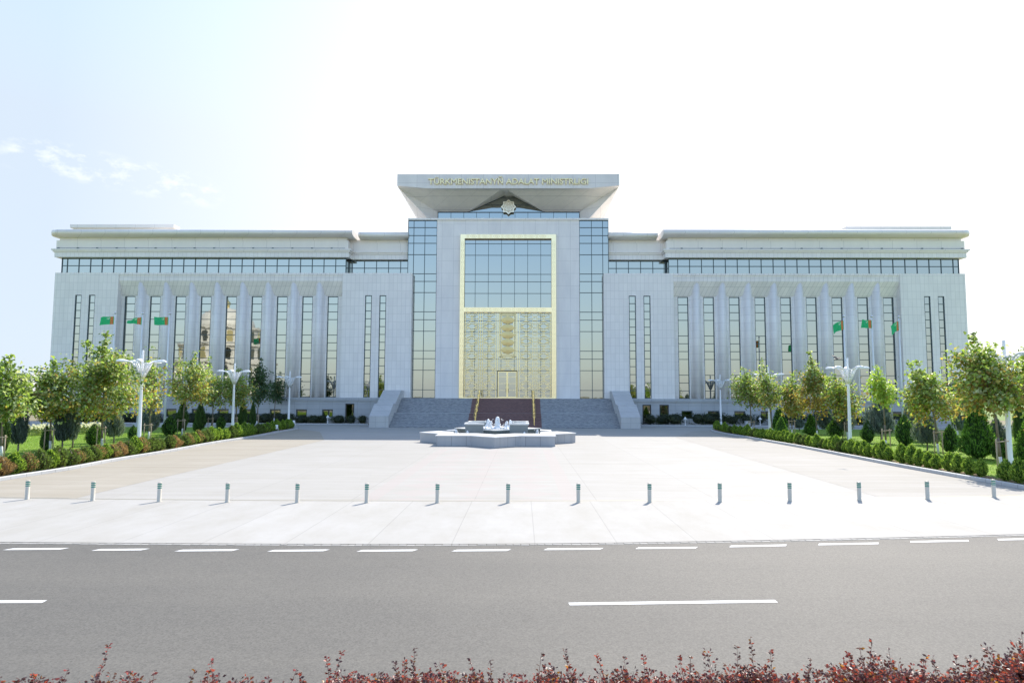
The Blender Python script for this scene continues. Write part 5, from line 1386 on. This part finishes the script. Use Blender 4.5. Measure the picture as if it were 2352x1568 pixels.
# ---- barberry in the foreground
def barberry_mesh(seed, hmass, nst, nl, sprig, red=0.5):
    q = np.random.default_rng(seed); P_ = []; D_ = []; C_ = []; m = MB()
    for i in range(nst):
        tall = i < sprig
        a = q.random()*6.28; lean = q.uniform(0.05, 0.45); h = hmass*q.uniform(0.75, 1.03) if not tall else hmass+q.uniform(0.06, 0.27)
        b = np.array([q.normal()*0.14, q.normal()*0.12, 0]); e = b+np.array([math.cos(a)*lean*0.55, math.sin(a)*lean*0.5, h]); md = (b+e)/2+np.array([math.cos(a), math.sin(a), 0])*-0.06*lean*3
        m.tube([tuple(b), tuple(md), tuple(e)], [0.006, 0.004, 0.0015], 4, cap=False)
        nn = int(nl*(0.8 if tall else 1.0)); t = np.sort(q.uniform(0.35 if not tall else 0.25, 1.0, nn))
        pts = (1-t)[:, None]**2*b+2*(t*(1-t))[:, None]*md+(t**2)[:, None]*e
        ang = q.random(nn)*6.28; ax = np.stack([np.cos(ang), np.sin(ang), q.uniform(0.1, 0.9, nn)], 1); sp = 0.016+0.05*(1-t)*(0 if tall else 1.6)+(0 if tall else .02)
        P_.append(pts+ax*sp[:, None]*q.uniform(0.6, 1.4, (nn, 1))); D_.append(ax)
        rj = q.random(nn); fr = np.clip(red*0.6+0.5*(t-0.5)+q.normal()*0.18, 0, 1)
        c = np.where((rj < fr*0.75)[:, None], np.array([[0.36, 0.075, 0.065]]), np.array([[0.125, 0.065, 0.075]]))
        c[q.random(nn) < 0.04] = (0.34, 0.16, 0.03); c = c*q.uniform(0.6, 1.35, (nn, 1)); C_.append(c)
    P_ = np.concatenate(P_); D_ = np.concatenate(D_); C_ = np.concatenate(C_); n = len(P_)
    V = leaf_quads(P_, D_, randdir(n, q)+np.array([0, 0, 0.6]), q.uniform(.026, .046, n), q.uniform(.018, .030, n), .15)
    return quads_mesh('leaves', V, C_, M['barberry']), m.mesh('stems', M['stem_red'])
BM = {k: [barberry_mesh(200+10*j+i, hm_, ns, nl, sp, rd_) for i in range(3)] for j, (k, hm_, ns, nl, sp, rd_) in enumerate([('low', 0.50, 40, 60, 3, .3), ('mid', 0.58, 66, 80, 4, .6), ('high', 0.72, 105, 95, 4, .45)])}
rb = random.Random(8)
words = {'low': 'low dark', 'mid': 'mid-height reddish', 'high': 'dense tall dark red'}
i = 0; x = -5.7
while x < 5.75:
    k = 'low' if x < -2.0 else ('mid' if x < 1.0 else 'high')
    if x > 1.0 and x < 1.6: k = 'mid'
    if 2.6 < x < 3.1: k = 'mid'
    i += 1
    me, st = rb.choice(BM[k])
    t = empty('barberry_shrub', (x, 6.95+rb.uniform(-.12, .15), 0.06), '%s barberry shrub in the foreground hedge, %s from the left' % (words[k], nth(i)), 'barberry shrub', 'red barberry shrubs along the near kerb', rb.uniform(0, 6.28))
    s = rb.uniform(0.93, 1.08)
    if k == 'high' and x > 4.4: s *= 1.10
    t.scale = (1.1, 1.1, s)
    link('leaves', me, t); link('stems', st, t)
    x += 0.40 if k != 'low' else 0.44
# ---- grass blades on the lawns (stuff)
def in_poly(px, py, poly):
    c = np.zeros(len(px), bool); j = len(poly)-1
    for i in range(len(poly)):
        xi, yi, xj, yj = poly[i].x, poly[i].y, poly[j].x, poly[j].y
        c ^= ((yi > py) != (yj > py)) & (px < (xj-xi)*(py-yi)/(yj-yi+1e-12)+xi); j = i
    return c
q = np.random.default_rng(99); NV = 60000
gx = np.concatenate([q.uniform(-42, -18, NV), q.uniform(18, 44, NV)]); gy = np.concatenate([q.uniform(27, 62, NV), q.uniform(25, 62, NV)])
kp = in_poly(gx, gy, polyL) | in_poly(gx, gy, polyR); gx, gy = gx[kp], gy[kp]; n = len(gx)
hh = q.uniform(0.04, 0.09, n); pos = np.stack([gx, gy, 0.1+hh*0.4], 1); d = np.stack([q.normal(size=n)*0.5, q.normal(size=n)*0.5, np.ones(n)], 1)
V = leaf_quads(pos, d, randdir(n, q), hh, np.full(n, 0.022), 0.1)
C = np.array([0.15, 0.27, 0.035])*q.uniform(0.6, 1.5, (n, 1))*np.stack([q.uniform(.8, 1.3, n), np.ones(n), q.uniform(.7, 1.2, n)], 1)
tag(link('grass', quads_mesh('grass', V, C, M['leaf'])), 'short bright green grass of the two lawns', 'grass', kind='stuff')
# fallen leaves on the road: a few yellow specks
# ------------------------------------------------------------------ what the facade glass mirrors: buildings across the road, behind the camera
M['far_white'] = panels('white_far_building', (0.78, 0.76, 0.70), 2.0, 3.0, 0.1, 0.8, 0.03)
dome = empty('domed_building', (-104, -62, 0), 'white tiered round building with gold bands across the road, mirrored in the left wing windows', 'building')
tiers_ = [(19, 0, 9), (17, 9, 15), (14.5, 15, 21), (11.5, 21, 27)]
for r_, za, zb in tiers_:
    m = MB(); m.lathe([(r_, za), (r_, zb-0.8), (r_+0.7, zb-0.7), (r_+0.7, zb)], 48, smooth=False); m.build('tier', M['far_white'], dome)
    nn = int(r_*1.6)
    for i in range(nn):
        a = 2*math.pi*i/nn; c, s = math.cos(a), math.sin(a)
        if s < -0.2: continue
        m = MB(); w_ = 1.0; vs = []
        z0, z1 = za+0.8, zb-1.9
        outl = [(-w_, z0), (w_, z0), (w_, z1-w_*0.6)]+[(w_*math.cos(t_), z1-w_*0.6+w_*math.sin(t_)) for t_ in [math.pi*k/6 for k in range(1, 6)]]+[(-w_, z1-w_*0.6)]
        for rr_ in (r_-0.1, r_+0.12): vs += [(rr_*c-x_*s, rr_*s+x_*c, z_) for x_, z_ in outl]
        n_ = len(outl); m.add(vs, [tuple(range(n_-1, -1, -1)), tuple(range(n_, 2*n_))]+[(k, (k+1) % n_, n_+(k+1) % n_, n_+k) for k in range(n_)])
        m.build('window', M['gold'] if (i+int(za)) % 3 == 0 else M['glass_dark'], dome)
m = MB(); m.lathe([(9.5*math.cos(math.pi/2*k/10)+0.02, 27+7.5*math.sin(math.pi/2*k/10)) for k in range(11)], 40); rf = m.build('roof', M['far_white'], dome)
m = MB(); m.lathe([(1.2, 34.3), (1.2, 36), (0.2, 38.5)], 12); m.build('finial', M['gold'], rf)
for i, (x, y, s) in enumerate([(-60,-32,1.0),(-38,-30,1.2),(-18,-34,.9),(12,-30,1.0),(34,-33,1.15),(56,-30,1.0),(80,-34,1.2)]):
    pass
# ------------------------------------------------------------------ sky, sun, camera
SUN_AZ, SUN_EL = math.radians(24), math.radians(43)
w = bpy.data.worlds.new('World'); S.world = w; w.use_nodes = True; nt = w.node_tree
bg = nt.nodes['Background']
sky = nt.nodes.new('ShaderNodeTexSky'); sky.sky_type = 'NISHITA'; sky.sun_disc = False
sky.sun_elevation = SUN_EL; sky.sun_rotation = SUN_AZ; sky.air_density = 1.0; sky.dust_density = 0.8; sky.ozone_density = 1.2; sky.altitude = 200
tc = N(nt, 'ShaderNodeTexCoord').outputs['Generated']
sp = N(nt, 'ShaderNodeSeparateXYZ'); nt.links.new(tc, sp.inputs[0])
az = math_(nt, 'ARCTAN2', sp.outputs[0], sp.outputs[1]); el = math_(nt, 'ARCSINE', sp.outputs[2])
def band_(az0, az1, e0, slope, wd):
    line = math_(nt, 'ADD', math_(nt, 'MULTIPLY', math_(nt, 'SUBTRACT', az, az0), slope), e0)
    dist = math_(nt, 'ABSOLUTE', math_(nt, 'SUBTRACT', el, line))
    a = math_(nt, 'SUBTRACT', 1.0, math_(nt, 'DIVIDE', dist, wd), clamp=True)
    mid, half = (az0+az1)/2, (az1-az0)/2
    b = math_(nt, 'SUBTRACT', 1.0, math_(nt, 'POWER', math_(nt, 'DIVIDE', math_(nt, 'ABSOLUTE', math_(nt, 'SUBTRACT', az, mid)), half), 4.0), clamp=True)
    return math_(nt, 'MULTIPLY', a, b)
cv = N(nt, 'ShaderNodeCombineXYZ'); nt.links.new(az, cv.inputs[0]); nt.links.new(math_(nt, 'MULTIPLY', el, 1.8), cv.inputs[1])
nz = noise(nt, cv.outputs[0], 30, 7, 0.62)
def dirof(u, v):
    d = ray(u, v).normalized(); return math.atan2(d.x, d.y), math.asin(d.z)
(a0, e0), (a1, e1) = dirof(-20, 330), dirof(520, 448)
b1 = band_(a0, a1, e0, (e1-e0)/(a1-a0), 0.024)
cl = math_(nt, 'MULTIPLY', math_(nt, 'MULTIPLY_ADD', nz, 5.0, -2.45, clamp=True), math_(nt, 'MULTIPLY', b1, 2.2, clamp=True), clamp=True)
cloud = N(nt, 'ShaderNodeRGB'); cloud.outputs[0].default_value = (4.0, 4.0, 4.05, 1)
rz = math_(nt, 'MULTIPLY', math_(nt, 'ADD', az, 0.62), 1.9, clamp=True)
fm = math_(nt, 'MULTIPLY', math_(nt, 'MULTIPLY', math_(nt, 'ADD', az, 1.9), 1.6, clamp=True), math_(nt, 'MULTIPLY', math_(nt, 'SUBTRACT', 1.9, az), 1.6, clamp=True))
rz = math_(nt, 'ADD', math_(nt, 'MULTIPLY', math_(nt, 'SUBTRACT', rz, 0.3), fm), 0.3)
veil = mixrgb(nt, rz, rgb(2.15, 2.47, 2.85), rgb(3.5, 3.5, 3.5))
front = math_(nt, 'MULTIPLY', math_(nt, 'ADD', az, 1.7), 1.6, clamp=True); front = math_(nt, 'MULTIPLY', front, math_(nt, 'MULTIPLY', math_(nt, 'SUBTRACT', 1.7, az), 1.6, clamp=True))
vhi = math_(nt, 'MULTIPLY', math_(nt, 'MINIMUM', math_(nt, 'MULTIPLY_ADD', el, -1.9, 1.62, clamp=True), 0.97), front)
vlo = math_(nt, 'MULTIPLY_ADD', el, -3.2, 0.85, clamp=True)
vf = math_(nt, 'MAXIMUM', vhi, vlo)
hz = mixrgb(nt, vf, sky.outputs[0], veil)
c1 = mixrgb(nt, math_(nt, 'MULTIPLY', cl, 0.42), hz, cloud.outputs[0])
nt.links.new(c1, bg.inputs[0]); bg.inputs[1].default_value = SKY_STRENGTH

sl = bpy.data.lights.new('sun', 'SUN'); sl.energy = SUN_ENERGY; sl.angle = math.radians(0.5); sl.color = (1.0, 0.925, 0.83)
so = bpy.data.objects.new('sun', sl); COL.objects.link(so)
sv = Vector((math.sin(SUN_AZ)*math.cos(SUN_EL), math.cos(SUN_AZ)*math.cos(SUN_EL), math.sin(SUN_EL)))
so.rotation_euler = sv.to_track_quat('Z', 'Y').to_euler(); so.location = (30, 60, 80)

cam = bpy.data.cameras.new('camera'); cam.sensor_width = 36; cam.lens = 36*F/2352; cam.clip_end = 12000; cam.clip_start = 0.1
co_ = bpy.data.objects.new('camera', cam); COL.objects.link(co_); co_.location = CAMP; co_.rotation_euler = R3.to_euler()
S.camera = co_
S.view_settings.view_transform = 'Standard'; S.view_settings.look = 'None'; S.view_settings.gamma = 1.0; S.view_settings.exposure = EXPOSURE
S.cycles.max_bounces = 6; S.cycles.diffuse_bounces = 3; S.cycles.glossy_bounces = 3; S.cycles.transmission_bounces = 2; S.cycles.transparent_max_bounces = 4
